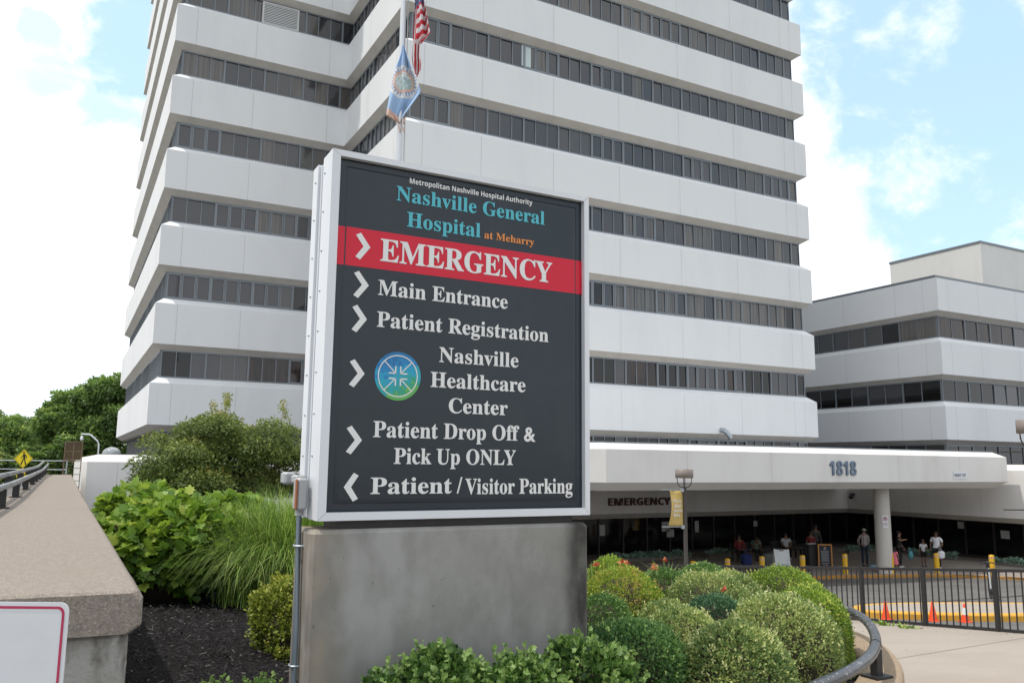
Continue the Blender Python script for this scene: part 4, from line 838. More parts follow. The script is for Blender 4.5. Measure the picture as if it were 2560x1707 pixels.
# fountain grass
og = thing('ornamental_grass', 'tall arching fountain of green ornamental grass left of the sign', 'grass clump', (2.15, 9.7, -1.6))
nb_ = 13000; k = 7; a = RNG.uniform(0, 2*np.pi, nb_); Lg = RNG.uniform(.9, 1.8, nb_); lean = RNG.uniform(.25, 1.0, nb_)**.8; V = np.zeros((nb_, k, 2, 3)); base = np.stack([2.46+RNG.normal(size=nb_)*.26, 10.05+RNG.normal(size=nb_)*.22, np.full(nb_, -1.58)], 1)
dirx = np.stack([np.cos(a), np.sin(a)], 1); sx = np.stack([-np.sin(a), np.cos(a)], 1)
for j in range(k):
    f = j/(k-1); out = Lg*lean*(.74*f**1.45); up_ = Lg*(f*(1.02-.22*lean)-f**3.2*.62*lean**1.3); w = .0048*(1-f**2*.95)
    c_ = base+np.concatenate([dirx*out[:, None], up_[:, None]], 1)
    V[:, j, 0] = c_-np.concatenate([sx*w, np.zeros((nb_, 1))], 1); V[:, j, 1] = c_+np.concatenate([sx*w, np.zeros((nb_, 1))], 1)
F_ = np.array([[2*j, 2*j+1, 2*j+3, 2*j+2] for j in range(k-1)]); Fa = (F_[None]+(np.arange(nb_)*k*2)[:, None, None]).reshape(-1, 4)
leafobj('blades', [(V.reshape(-1, 3), Fa, np.repeat(RNG.random(nb_)**1.3*.9, k*2))], G_GRS, og)

# feathery maple
def branches(mb, root, tips, r0, seed):
    rnd = random.Random(seed)
    for t in tips:
        r, t = Vector(root), Vector(t); m1 = r.lerp(t, .4)+Vector((rnd.uniform(-.1, .1), rnd.uniform(-.1, .1), .12*(t-r).length)); mb.tube([r, m1, t], [r0, r0*.6, r0*.22], 6)
mp_ = thing('maple_shrub', 'feathery olive green maple with layered foliage in front of the tower', 'tree', (2.55, 16.7, -2.0))
tips = []; parts = []
for i in range(122):
    d = sphdirs(1, -.5)[0]; q = RNG.uniform(.45, 1.0)
    c = np.array([2.75+d[0]*1.85*q, 16.6+d[1]*1.5*q, -.12+d[2]*1.15*q]); 
    if i > 94: c = np.array([1.55+RNG.random()*.9, 16.8+RNG.normal()*.4, -.50+RNG.normal()*.2])
    elif c[0] < 1.8: c[0] += .15; c[2] = min(c[2], .25+RNG.normal()*.15)
    tips.append(c); n = 620
    e = RNG.normal(size=(n, 3)); e = unit(e)*(RNG.random((n, 1))**.45); P = c+e*np.array([.40, .38, .17]); P[:, 2] -= .25*((P[:, 0]-c[0])**2+(P[:, 1]-c[1])**2)/.3
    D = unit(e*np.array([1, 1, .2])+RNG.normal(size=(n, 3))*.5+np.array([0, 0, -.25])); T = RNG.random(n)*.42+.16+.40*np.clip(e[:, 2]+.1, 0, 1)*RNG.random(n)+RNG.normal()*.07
    parts.append(leafcloud(P, D, RNG.uniform(.040, .085, n), NARROW, T))
for i in range(60):           # whippy shoots on the top
    b0_ = tips[RNG.integers(0, len(tips))]
    if b0_[2] < .45: continue
    n = 110; f = RNG.random(n)**.7; v = np.array([RNG.normal()*.12, RNG.normal()*.12, RNG.uniform(.25, .45)]); P = b0_+np.array([0, 0, .15])+v*f[:, None]+RNG.normal(size=(n, 3))*.035
    parts.append(leafcloud(P, unit(RNG.normal(size=(n, 3))+v*2), RNG.uniform(.035, .065, n), NARROW, RNG.random(n)*.4+.55))
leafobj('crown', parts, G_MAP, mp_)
tk_ = MB(); tk_.tube([(2.6, 16.75, -2.4), (2.58, 16.7, -1.5), (2.7, 16.65, -.9)], [.11, .085, .07], 9); branches(tk_, (2.7, 16.65, -1.0), tips, .045, 5); tk_.build('trunk', BARK, mp_)

def tree(label, x, y, zb, blobs, n, leaf, m, tr=.22, seed=1, group=None, name='broadleaf_tree'):
    """blobs: (dx, dy, z, rx, rz) masses of foliage"""
    t = thing(name, label, 'tree', (x, y, zb), group); parts = []; tot = sum(b[3]**2*b[4]/b[3] for b in blobs); tips = []
    for bi, (dx, dy, z, rx, rz) in enumerate(blobs):
        k = max(8, int(12*(rx/1.6)**1.2)); tips.append((x+dx, y+dy, z-rz*.2))
        for c in range(k):
            d = sphdirs(1, -.75)[0]; q = RNG.uniform(.55, 1.0); cc = np.array([x+dx+d[0]*rx*q, y+dy+d[1]*rx*q, z+d[2]*rz*q]); nn = int(n/len(blobs)/k)
            e = unit(RNG.normal(size=(nn, 3)))*(RNG.random((nn, 1))**.4); s = rx*.36; P = cc+e*np.array([s, s, s*.62])
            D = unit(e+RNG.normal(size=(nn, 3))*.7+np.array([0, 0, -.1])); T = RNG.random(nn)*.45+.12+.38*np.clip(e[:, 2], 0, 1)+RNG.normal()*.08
            parts.append(leafcloud(P, D, leaf*RNG.uniform(.6, 1.3, nn), LEAF, T))
    leafobj('crown', parts, m, t); tk_ = MB(); z0 = min(b[2] for b in blobs); tk_.tube([(x, y, zb-.2), (x+.05, y, (zb+z0)/2), (x, y+.05, z0)], [tr, tr*.8, tr*.65], 9); branches(tk_, (x, y, z0-.3), tips, tr*.5, seed); tk_.build('trunk', BARK, t); return t
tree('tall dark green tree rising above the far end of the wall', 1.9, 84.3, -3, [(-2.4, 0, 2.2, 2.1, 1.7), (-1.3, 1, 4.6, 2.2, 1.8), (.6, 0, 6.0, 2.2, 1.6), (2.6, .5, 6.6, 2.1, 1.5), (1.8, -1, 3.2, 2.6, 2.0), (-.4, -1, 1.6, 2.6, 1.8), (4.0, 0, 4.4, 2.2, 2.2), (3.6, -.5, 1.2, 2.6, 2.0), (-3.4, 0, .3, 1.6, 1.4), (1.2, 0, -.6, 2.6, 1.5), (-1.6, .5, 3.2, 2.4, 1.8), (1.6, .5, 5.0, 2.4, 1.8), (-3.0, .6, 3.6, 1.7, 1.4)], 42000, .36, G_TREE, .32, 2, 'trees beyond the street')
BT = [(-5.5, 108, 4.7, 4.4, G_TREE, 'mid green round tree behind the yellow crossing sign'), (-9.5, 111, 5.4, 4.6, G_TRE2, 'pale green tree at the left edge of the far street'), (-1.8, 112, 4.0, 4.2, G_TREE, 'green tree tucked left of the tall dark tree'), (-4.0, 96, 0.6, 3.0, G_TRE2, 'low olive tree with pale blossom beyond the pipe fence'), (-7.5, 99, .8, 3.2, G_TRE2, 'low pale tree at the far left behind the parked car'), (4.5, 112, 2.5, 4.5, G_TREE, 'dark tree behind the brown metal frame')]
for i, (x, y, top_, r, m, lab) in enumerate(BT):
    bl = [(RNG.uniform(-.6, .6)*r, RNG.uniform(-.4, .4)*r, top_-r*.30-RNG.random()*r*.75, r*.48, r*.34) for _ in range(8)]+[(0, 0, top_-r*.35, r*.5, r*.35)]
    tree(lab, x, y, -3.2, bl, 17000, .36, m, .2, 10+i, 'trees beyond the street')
hd = thing('hedge', 'long dark green hedge closing the far end of the street', 'hedge', (-4, 118, -3.2)); n = 14000
P = np.stack([RNG.uniform(-22, 12, n), 118+RNG.normal(size=n)*1.2, -3+4.6*RNG.random(n)**.8+RNG.normal(size=n)*.4], 1); leafobj('foliage', [leafcloud(P, sphdirs(n), RNG.uniform(.3, .6, n), LEAF, RNG.random(n)*.8)], G_TREE, hd)
hb = MB(); hb.rbox(-21.5, 11.5, 117.4, 118.6, -3.2, .6, .3); hb.build('stems', mat('hedge_inner', (.02, .035, .012), .9), hd)  # one solid dark green box filling the hedge, no separate stems

# silver ground-cover plants in front of the entrance glass
def silver(label, x, y, L, ang):
    t = thing('silver_shrub', label, 'plant', (x, y, -4.55), 'silvery low plants along the entrance glass'); n = int(900*L); u = np.array([math.cos(ang), math.sin(ang)])
    s = RNG.random(n)*L; P = np.stack([x+u[0]*s+RNG.normal(size=n)*.10, y+u[1]*s+RNG.normal(size=n)*.10, -4.42+RNG.random(n)*.30*(.7+.3*np.sin(s*5+x))], 1)
    leafobj('foliage', [leafcloud(P, sphdirs(n, -.2), RNG.uniform(.05, .11, n), LEAF, RNG.random(n))], G_SIL, t)
    c, e = Vector((x, y, -4.475)), Vector((u[0], u[1], 0)); pn_ = Vector((-u[1], u[0], 0))
    b = MB(); b.obox(c+e*L/2, e*(L/2), pn_*.16, (0, 0, .075)); b.build('soil_kerb', mat('soil_edge', (.16, .15, .13), .9), t)
for a in ((23.0, 33.4, 5.2, 0, 'long silvery plant strip under the EMERGENCY letters'), (29.4, 33.4, 3.0, 0, 'silvery plant strip behind the white folding board'), (34.9, 32.2, 2.0, .0, 'silvery plants to the right of the orange framed board'), (37.6, 31.6, 1.6, -.2, 'silvery plants behind the man in plaid'),
          (39.9, 29.4, 2.4, -1.5, 'silvery plants behind the woman in black'), (40.2, 25.2, 2.4, -1.5, 'silvery plants behind the right-hand bollard'), (40.3, 22.4, 2.6, -1.5, 'silvery plants at the far right of the entrance glass')): silver(a[4], *a[:4])

# ------------------------------------------------------------------ street things on the plaza
def bollard(x, y, label):
    t = thing('bollard', label, 'bollard', (x, y, -4.55), 'yellow bollards along the plaza kerb'); b = MB()
    b.lathe([(.112, 0), (.112, .78), (.108, .81), (.085, .845), (.0, .86)], (x, y, -4.55), 18); b.build('post', YPAINT, t)
    s = MB(); R = .1135
    for i in range(18):
        a0, a1 = 2*math.pi*i/18, 2*math.pi*(i+1)/18
        for (za, zb_, mi) in ((.70, .77, i % 2),):
            s.add([(x+R*math.cos(a0), y+R*math.sin(a0), -4.55+za), (x+R*math.cos(a1), y+R*math.sin(a1), -4.55+za), (x+R*math.cos(a1+.18), y+R*math.sin(a1+.18), -4.55+zb_), (x+R*math.cos(a0+.18), y+R*math.sin(a0+.18), -4.55+zb_)], [(0, 1, 2, 3)], mi)
    s.build('reflective_band', [mat('band_red', (.35, .04, .03), .5), LETW], t)
for x, y, lab in ((22.34, 26.25, 'yellow bollard just right of the lamp post'), (24.24, 26.35, 'yellow bollard left of the blue bag by the seats'), (26.2, 26.4, 'yellow bollard in front of the grey bin, left of the white folding board'), (28.2, 26.05, 'yellow bollard between the white board and the orange framed board'), (30.4, 25.7, 'yellow bollard right of the orange framed board'),
                  (32.45, 24.95, 'yellow bollard behind the girl in pink'), (34.5, 24.2, 'yellow bollard in front of the woman in the white shirt'), (36.2, 22.75, 'yellow bollard behind the kick scooter'), (20.4, 26.3, 'yellow bollard nearest the lamp post base on its left')): bollard(x, y, lab)
CONE = mat('orange_cone_plastic', (.80, .075, .018), .45)
def cone(x, y, h, collar, label):
    z = zroad(x, y); t = thing('traffic_cone', label, 'cone', (x, y, z), 'orange cones along the island kerb'); c = MB()
    c.rbox(x-h*.27, x+h*.27, y-h*.27, y+h*.27, z+.002, z+.03, .008); c.lathe([(h*.22, .03), (h*.055, h*.97), (h*.04, h)], (x, y, z), 18); c.build('cone_body', CONE, t)
    if collar: r_ = lambda q: h*(.22-.165*(q-.03/h)/(.97-.03/h))+.003; k = MB(); k.rings([[(x+r_(q)*math.cos(2*math.pi*i/18), y+r_(q)*math.sin(2*math.pi*i/18), z+q*h) for i in range(18)] for q in (.42, .80)], 0, False, True); k.build('white_collar', LETW, t)
cone(16.95, 13.25, .42, False, 'plain orange cone nearest the tip of the island'); cone(17.5, 12.45, .43, False, 'plain orange cone in the middle by the yellow island kerb'); cone(17.9, 11.95, .40, True, 'orange cone with a white collar by the island kerb')

sc = thing('kick_scooter', 'black kick scooter with a white striped stem parked past the island', 'scooter', (0, 0, 0)); WL[sc.name] = Vector()
b = MB(); b.rbox(-.08, .08, -.45, .30, .09, .15, .02); b.rbox(-.055, .055, .24, .42, .10, .30, .02); b.build('deck', DARKM, sc)
for y in (-.48, .44):
    w = MB(); w.lathe([(.04, -.025), (.105, -.025), (.115, -.012), (.115, .012), (.105, .025), (.04, .025)], (0, 0, 0), 20); w.v = [(z, y+x, .115+yy) for x, yy, z in w.v]; w.build('wheel', DARKM, sc)
b = MB(); b.tube([(0, .40, .22), (0, .30, 1.05)], [.06, .045], 10); b.build('stem', DARKM, sc)
b = MB(); b.obox((0, .290, .62), (.022, 0, 0), (0, .006, 0), (0, -.035, .30)); b.obox((0, .395, .60), (.022, 0, 0), (0, .006, 0), (0, -.035, .30)); b.build('white_stripe', LETW, sc)
b = MB(); b.tube([(-.20, .24, 1.05), (-.1, .30, 1.07), (.1, .30, 1.07), (.20, .24, 1.05)], .018, 8); b.sphere((0, .30, 1.06), .05, 10); b.build('handlebar', DARKM, sc)
b = MB(); b.rbox(-.06, .06, -.62, -.40, .22, .25, .01); b.build('mudguard', DARKM, sc)
sc.location = (24.28, 15.27, zroad(24.28, 15.27)); sc.rotation_euler = (.0, -.05, -.85)

af = thing('sandwich_board', 'white plastic folding sandwich board on the plaza', 'sign', (0, 0, 0)); WL[af.name] = Vector()
for s_ in (-1, 1):
    b = MB(); k = .28*s_
    b.obox((0, k*.5, .5), (.27, 0, 0), (0, .012, 0), (0, -.14*s_, .50)); b.obox((-.30, k*.5, .5), (.03, 0, 0), (0, .022, 0), (0, -.14*s_, .53)); b.obox((.30, k*.5, .5), (.03, 0, 0), (0, .022, 0), (0, -.14*s_, .53)); b.obox((0, k*.05+.0, .96), (.27, 0, 0), (0, .022, 0), (0, 0, .05)); b.build('leaf', PLASTICW, af)
b = MB(); b.obox((0, -.165, .44), (.235, 0, 0), (0, .003, 0), (0, .112, .36)); b.build('poster', mat('pale_poster', (.42, .42, .43), .5, noise=[(3.2, 2, (.25, .42, .45), .45, .6, (1, 1, 1)), (4.3, 2, (.52, .30, .20), .6, .68, (1, 1, 1)), (2.1, 1, (.10, .11, .14), .58, .66, (1, 1, 1))]), af)
b = MB(); b.rbox(-.09, .09, -.05, .05, .955, .99, .005); b.build('handle', DARKM, af)
af.location = (27.95, 27.0, -4.55); af.rotation_euler = (0, 0, -.5)

nb2 = thing('notice_board', 'black notice board in an orange frame standing on the plaza', 'sign', (0, 0, 0)); WL[nb2.name] = Vector()
b = MB(); b.rbox(-.27, .27, -.012, .012, .12, 1.06, .004); b.build('black_panel', mat('board_black', (.012, .013, .018), .5), nb2)
b = MB()
for (a0, a1, c0_, c1_) in ((-.32, -.27, .06, 1.11), (.27, .32, .06, 1.11), (-.27, .27, 1.06, 1.11), (-.27, .27, .06, .12)): b.box(a0, a1, -.025, .025, c0_, c1_)
b.box(-.31, -.27, -.2, -.03, .0, .05); b.box(.27, .31, -.2, -.03, .0, .05); b.box(-.31, -.27, .03, .2, .0, .05); b.box(.27, .31, .03, .2, .0, .05); b.build('wooden_frame', mat('orange_wood', (.52, .22, .05), .6), nb2)
b = MB()
for i in range(11):
    z = .80-i*.046; w = .17+.03*math.sin(i*2.1)
    for k in range(6): b.box(-w+k*2*w/6, -w+(k+.78)*2*w/6, -.0135, -.0125, z, z+.022)
b.box(-.18, .18, -.0135, -.0125, .245, .27); b.box(-.12, .12, -.0135, -.0125, .17, .19); b.box(-.06, .06, -.0135, -.0125, .88, .92); b.build('printed_lines', mat('board_grey_print', (.32, .33, .36), .6), nb2)
b = MB(); b.sphere((0, -.013, .965), (.035, .001, .03), 10); b.build('emblem', LETO, nb2)
nb2.location = (30.95, 27.25, -4.55); nb2.rotation_euler = (0, 0, -.5)
pdm = thing('lectern', 'black stand with papers on top behind the orange framed board', 'stand', (30.55, 27.75, -4.55))
b = MB(); b.rbox(30.3, 30.8, 27.55, 27.95, -4.55, -3.5, .02); b.build('cabinet', DARKM, pdm); b = MB(); b.rbox(30.27, 30.83, 27.5, 28.0, -3.5, -3.46, .01); b.build('top', DARKM, pdm)
for k in range(4): MB().box(30.32+k*.12, 30.41+k*.12, 27.6, 27.72, -3.459, -3.42).build('paper', NOT, pdm)
tb = thing('litter_bin', 'grey round litter bin behind a yellow bollard', 'bin', (28.2, 28.0, -4.55)); b = MB(); b.lathe([(.24, 0), (.26, .05), (.26, .74)], (28.2, 28, -4.55), 20); b.build('body', mat('bin_grey', (.16, .16, .155), .6), tb); b = MB(); b.lathe([(.275, .74), (.275, .80), (.2, .86), (.0, .88)], (28.2, 28, -4.55), 20); b.build('lid', DARKM, tb)
bb = MB(); bb.rbox(28.5, 28.98, 29.8, 30.1, -4.55, -4.05, .06); bb.tube([(28.6, 29.95, -4.07), (28.65, 29.95, -3.93), (28.85, 29.95, -3.93), (28.9, 29.95, -4.07)], .018, 6); top(bb.build('tote_bag', mat('royal_blue_cloth', (.02, .035, .14), .8)), 'dark blue bag standing on the plaza by the seats', 'bag')
cb2 = MB(); cb2.rbox(33.4, 33.85, 26.75, 26.95, -4.55, -4.44, .03); top(cb2.build('folded_bag', mat('light_blue_plastic', (.18, .34, .42), .6)), 'light blue bag lying at the feet of the man in plaid', 'bag')
for i, (x, lab) in enumerate(((29.3, 'dark red metal bench at the left under the canopy'), (32.0, 'dark metal bench holding the woman in the white top'))):
    t = thing('bench', lab, 'bench', (x, 31.2, -4.55), 'benches under the canopy'); b = MB(); b.rbox(x-.2, x+1.6, 30.95, 31.4, -4.14, -4.09, .01); b.build('seat', DARKM if i else mat('dark_red_metal', (.10, .02, .02), .6), t); b = MB(); b.rbox(x-.2, x+1.6, 31.4, 31.45, -4.0, -3.68, .01); b.build('backrest', DARKM, t)
    for dx in (-.1, 1.5): b = MB(); b.box(x+dx-.03, x+dx+.03, 31.0, 31.06, -4.55, -4.14); b.box(x+dx-.03, x+dx+.03, 31.34, 31.40, -4.55, -4.14); b.box(x+dx-.02, x+dx+.02, 31.40, 31.44, -4.12, -3.7); b.build('leg', DARKM, t)

# ------------------------------------------------------------------ people
def skin(joints, edges, sub=1):
    names = list(joints); idx = {n: i for i, n in enumerate(names)}; me = bpy.data.meshes.new('s'); me.from_pydata([joints[n][:3] for n in names], [(idx[a], idx[b]) for a, b in edges], [])
    o = bpy.data.objects.new('s', me); link(o); o.modifiers.new('k', 'SKIN')
    for n in names: sv = me.skin_vertices[0].data[idx[n]]; r = joints[n][3]; sv.radius = r if isinstance(r, tuple) else (r, r)
    su = o.modifiers.new('u', 'SUBSURF'); su.levels = sub; su.render_levels = sub
    dg = bpy.context.evaluated_depsgraph_get(); dg.update(); e = o.evaluated_get(dg).to_mesh(); r = ([tuple(v.co) for v in e.vertices], [tuple(p.vertices) for p in e.polygons]); o.evaluated_get(dg).to_mesh_clear(); bpy.data.objects.remove(o); return r
def person(label, loc, rz, height=1.72, pose=None, skinm=SKIN1, top_=None, legs=None, hair='short', sleeves='short', skirt=None, cap=None, shoes=DARKM, seated=False, wide=1.0, child=False):
    t = thing('person', label, 'person', (0, 0, 0)); WL[t.name] = Vector(); w = wide
    J = dict(pelvis=(0, 0, .96, (.145*w, .11*w)), waist=(0, 0, 1.10, (.135*w, .10*w)), chest=(0, 0, 1.30, (.155*w, .11*w)), collar=(0, 0, 1.43, (.10, .075)), neck=(0, -.01, 1.50, .055), chin=(0, -.03, 1.565, (.062, .066)), face=(0, -.03, 1.64, (.074, .088)), crown=(0, -.01, 1.715, (.055, .062)),
             shl=(.17*w, 0, 1.41, .058), ell=(.24*w, .02, 1.13, .042), wrl=(.25*w, -.06, .88, .029), hal=(.25*w, -.08, .80, (.022, .038)), shr=(-.17*w, 0, 1.41, .058), elr=(-.24*w, .02, 1.13, .042), wrr=(-.25*w, -.06, .88, .029), har=(-.25*w, -.08, .80, (.022, .038)),
             hil=(.09*w, 0, .90, .088*w), knl=(.10, -.02, .50, .058), anl=(.10, .03, .09, .040), tol=(.11, -.12, .035, .035), hir=(-.09*w, 0, .90, .088*w), knr=(-.10, -.02, .50, .058), anr=(-.10, .03, .09, .040), tor=(-.11, -.12, .035, .035))
    if seated:
        for n in list(J):
            if n not in ('knl', 'anl', 'tol', 'knr', 'anr', 'tor'): x, y, z, r = J[n]; J[n] = (x, y, z-.42, r)
        J.update(knl=(.11, -.42, .50, .06), anl=(.12, -.44, .09, .04), tol=(.12, -.58, .035, .035), knr=(-.11, -.42, .50, .06), anr=(-.10, -.46, .09, .04), tor=(-.10, -.60, .035, .035), ell=(.25, -.08, .74, .042), wrl=(.12, -.30, .62, .029), hal=(.06, -.36, .62, (.022, .038)), elr=(-.25, -.08, .74, .042), wrr=(-.12, -.30, .62, .029), har=(-.06, -.36, .62, (.022, .038)))
    for n, p in (pose or {}).items(): J[n] = (*p, J[n][3])
    if child:                  # bigger head, thinner frame
        for n in J:
            x, y, z, r = J[n]; k = 1.18 if n in ('face', 'crown', 'chin') else 1.0; J[n] = (x, y, z+(.05 if n == 'crown' else .03 if n == 'face' else 0), tuple(q*k for q in r) if isinstance(r, tuple) else r*k)
    E_ = [('pelvis', 'waist'), ('waist', 'chest'), ('chest', 'collar'), ('collar', 'neck'), ('neck', 'chin'), ('chin', 'face'), ('face', 'crown'), ('collar', 'shl'), ('shl', 'ell'), ('ell', 'wrl'), ('wrl', 'hal'), ('collar', 'shr'), ('shr', 'elr'), ('elr', 'wrr'), ('wrr', 'har'), ('pelvis', 'hil'), ('hil', 'knl'), ('knl', 'anl'), ('anl', 'tol'), ('pelvis', 'hir'), ('hir', 'knr'), ('knr', 'anr'), ('anr', 'tor')]
    k = height/1.75; fix = lambda v: [(x*k, y*k, z*k) for x, y, z in v]
    b = MB(); v, f = skin(J, E_); b.add(v, f, 0, True); F = Vector(J['face'][:3])
    b.sphere(F+Vector((0, -.092, -.015)), (.013, .018, .022), 6)
    for s_ in (-1, 1): b.sphere(F+Vector((s_*.078, .01, -.005)), (.010, .020, .030), 6); b.sphere(F+Vector((s_*.030, -.078, .018)), (.012, .008, .007), 6, 1)
    b.sphere(F+Vector((0, -.074, -.058)), (.024, .008, .007), 6, 2)
    for wr, ha in (('wrl', 'hal'), ('wrr', 'har')):
        W_, H_ = Vector(J[wr][:3]), Vector(J[ha][:3]); d = (H_-W_).normalized(); sd = d.cross(Vector((1, 0, .1))).normalized(); pl_ = d.cross(sd)
        for q, L_ in ((-.027, .055), (-.009, .070), (.009, .066), (.027, .050)): b.tube([H_+sd*q, H_+sd*q*1.1+d*L_*.55, H_+sd*q+d*L_*.9+pl_*.02], [.009, .008, .006], 6)
        b.tube([W_+d*.025+sd*.025, W_+d*.05+sd*.05, W_+d*.085+sd*.052], [.011, .009, .007], 6)
    b.v = fix(b.v); b.build('body', [skinm, HAIR, mat('lip', (.22, .07, .06), .5)], t)
    def wear(nm, names, edges, add, m):
        q = {n: (*J[n][:3], tuple(r+add for r in J[n][3]) if isinstance(J[n][3], tuple) else J[n][3]+add) for n in names}; v, f = skin(q, edges); c = MB(); c.add(fix(v), f, 0, True); return c.build(nm, m, t)
    if top_:
        q = dict(J)
        if sleeves == 'short':
            for a, s2 in (('l', 1), ('r', -1)): S_, E2 = Vector(J['sh'+a][:3]), Vector(J['el'+a][:3]); J['sl'+a] = (*S_.lerp(E2, .62), .055)
            wear('shirt', ['waist', 'pelvis', 'chest', 'collar', 'shl', 'sll', 'shr', 'slr'], [('pelvis', 'waist'), ('waist', 'chest'), ('chest', 'collar'), ('collar', 'shl'), ('shl', 'sll'), ('collar', 'shr'), ('shr', 'slr')], .016, top_)
        else: wear('shirt', ['waist', 'pelvis', 'chest', 'collar', 'shl', 'ell', 'wrl', 'shr', 'elr', 'wrr'], [('pelvis', 'waist'), ('waist', 'chest'), ('chest', 'collar'), ('collar', 'shl'), ('shl', 'ell'), ('ell', 'wrl'), ('collar', 'shr'), ('shr', 'elr'), ('elr', 'wrr')], .016, top_)
    if legs:
        lo = ('anl', 'anr') if legs[1] == 'long' else ('kn_l', 'kn_r')
        for a in 'lr': S_, E2 = Vector(J['hi'+a][:3]), Vector(J['kn'+a][:3]); J['kn_'+a] = (*S_.lerp(E2, .75), .075)
        if legs[1] == 'long': wear('trousers', ['pelvis', 'hil', 'knl', 'anl', 'hir', 'knr', 'anr'], [('pelvis', 'hil'), ('hil', 'knl'), ('knl', 'anl'), ('pelvis', 'hir'), ('hir', 'knr'), ('knr', 'anr')], .014, legs[0])
        else: wear('shorts', ['pelvis', 'hil', 'kn_l', 'hir', 'kn_r'], [('pelvis', 'hil'), ('hil', 'kn_l'), ('pelvis', 'hir'), ('hir', 'kn_r')], .016, legs[0])
    if skirt: c = MB(); c.lathe([(.15, 1.10), (.19, .95), (.25, .70), (.27, .58)], (0, 0, 0), 18); c.v = fix(c.v); c.build('skirt', skirt, t)
    c = MB()
    for a in 'lr': A, B = Vector(J['an'+a][:3]), Vector(J['to'+a][:3]); m_ = (A+B)/2; c.sphere((m_.x, m_.y, .045), (.05, .125, .045), 10)
    c.v = fix(c.v); c.build('shoes', shoes, t)
    h = MB()
    if hair == 'short': h.sphere(F+Vector((0, .018, .032)), (.090, .100, .085), 12)
    elif hair == 'long': h.sphere(F+Vector((0, .020, .030)), (.094, .102, .09), 12); h.rings([[(F.x+rx*math.cos(a), F.y+.065+ry*math.sin(a), z) for a in [2*math.pi*i/12 for i in range(12)]] for rx, ry, z in ((.09, .05, F.z+.03), (.115, .06, F.z-.15), (.12, .055, F.z-.38), (.06, .03, F.z-.52))], 0, True, True)
    elif hair == 'bun': h.sphere(F+Vector((0, .020, .030)), (.092, .10, .09), 12); h.sphere(F+Vector((0, .10, .08)), .045, 10)
    h.v = fix(h.v); h.build('hair', HAIR, t)
    if cap: g = MB(); g.sphere(F+Vector((0, .0, .045)), (.097, .108, .075), 14, half=True); g.rbox(F.x-.07, F.x+.07, F.y-.19, F.y-.07, F.z+.04, F.z+.052, .004); g.v = fix(g.v); g.build('cap', cap, t)
    t.location = loc; t.rotation_euler = (0, 0, rz); return t
def plaid():
    m = mat('plaid_cloth', (.42, .40, .38), .8); t = m.node_tree; p = t.nodes['Principled BSDF']; tcn = t.nodes.new('ShaderNodeTexCoord'); last = None
    for ax in ('X', 'Z'):
        w = t.nodes.new('ShaderNodeTexWave'); w.bands_direction = ax; w.inputs['Scale'].default_value = 3.2; t.links.new(tcn.outputs['Object'], w.inputs[0]); r = t.nodes.new('ShaderNodeMapRange'); r.inputs[1].default_value = .62; r.inputs[2].default_value = .72; t.links.new(w.outputs[1], r.inputs[0])
        x = t.nodes.new('ShaderNodeMixRGB'); x.blend_type = 'MIX'; mm = t.nodes.new('ShaderNodeMath'); mm.operation = 'MULTIPLY'; mm.inputs[1].default_value = .75; t.links.new(r.outputs[0], mm.inputs[0]); t.links.new(mm.outputs[0], x.inputs[0])
        if last is None: x.inputs[1].default_value = (.46, .43, .41, 1)
        else: t.links.new(last, x.inputs[1])
        x.inputs[2].default_value = (.11, .075, .075, 1); last = x.outputs[0]
    t.links.new(last, p.inputs['Base Color']); return m
JEAN = mat('dark_denim', (.018, .025, .042), .8); BLK = mat('black_cloth', (.012, .012, .013), .8); WHT = mat('white_cloth', (.66, .66, .70), .75); PNK = mat('pink_cloth', (.62, .14, .20), .75); RED = mat('deep_red_cloth', (.16, .018, .018), .8); GRN = mat('sage_cloth2', (.13, .22, .17), .8); TEAL = mat('teal_bag', (.08, .26, .29), .6)
HS = lambda x, y: math.atan2(-x, y)      # turn that faces the street
person('man in a plaid shirt, dark jeans and pale cap standing left of the column', (33.55, 27.2, -4.55), -.55, 1.74, dict(elr=(-.25, .10, 1.15), wrr=(-.17, .14, .95), har=(-.10, .14, .90), ell=(.25, .10, 1.15), wrl=(.17, .14, .95), hal=(.10, .14, .90)), SKIN1, plaid(), (JEAN, 'long'), 'short', 'long', cap=mat('pale_cap', (.45, .45, .43), .7), wide=1.05)
person('woman in black holding her arm out, right of the column', (34.7, 26.2, -4.55), .35, 1.66, dict(elr=(-.28, -.16, 1.33), wrr=(.05, -.30, 1.36), har=(.13, -.30, 1.36), ell=(.30, .02, 1.12), wrl=(.36, -.10, .92), hal=(.37, -.12, .84)), SKIN1, BLK, (BLK, 'long'), 'bun', 'short', wide=1.1, shoes=PLASTICW)
person('small girl with long dark hair and pink dress seen from behind', (32.95, 25.15, -4.55), 2.6, 1.08, dict(elr=(-.26, .0, 1.15), wrr=(-.30, -.03, .92), har=(-.31, -.04, .85)), SKIN1, PNK, None, 'long', 'short', skirt=PNK, child=True, shoes=PLASTICW)
person('girl in a white top and dark shorts standing between the two women', (36.0, 25.9, -4.55), -.5, 1.27, dict(ell=(.25, -.06, 1.15), wrl=(.12, -.17, 1.10), hal=(.05, -.2, 1.12)), SKIN2, WHT, (BLK, 'short'), 'bun', 'short', child=True)
person('woman in a white t-shirt standing behind a yellow bollard', (36.0, 25.2, -4.55), -1.25, 1.68, dict(elr=(-.27, .0, 1.12), wrr=(-.25, -.12, .90), ell=(.27, -.02, 1.14), wrl=(.22, -.24, 1.05), hal=(.20, -.30, 1.04)), SKIN2, WHT, (BLK, 'long'), 'short', 'short', wide=1.2, shoes=PLASTICW)
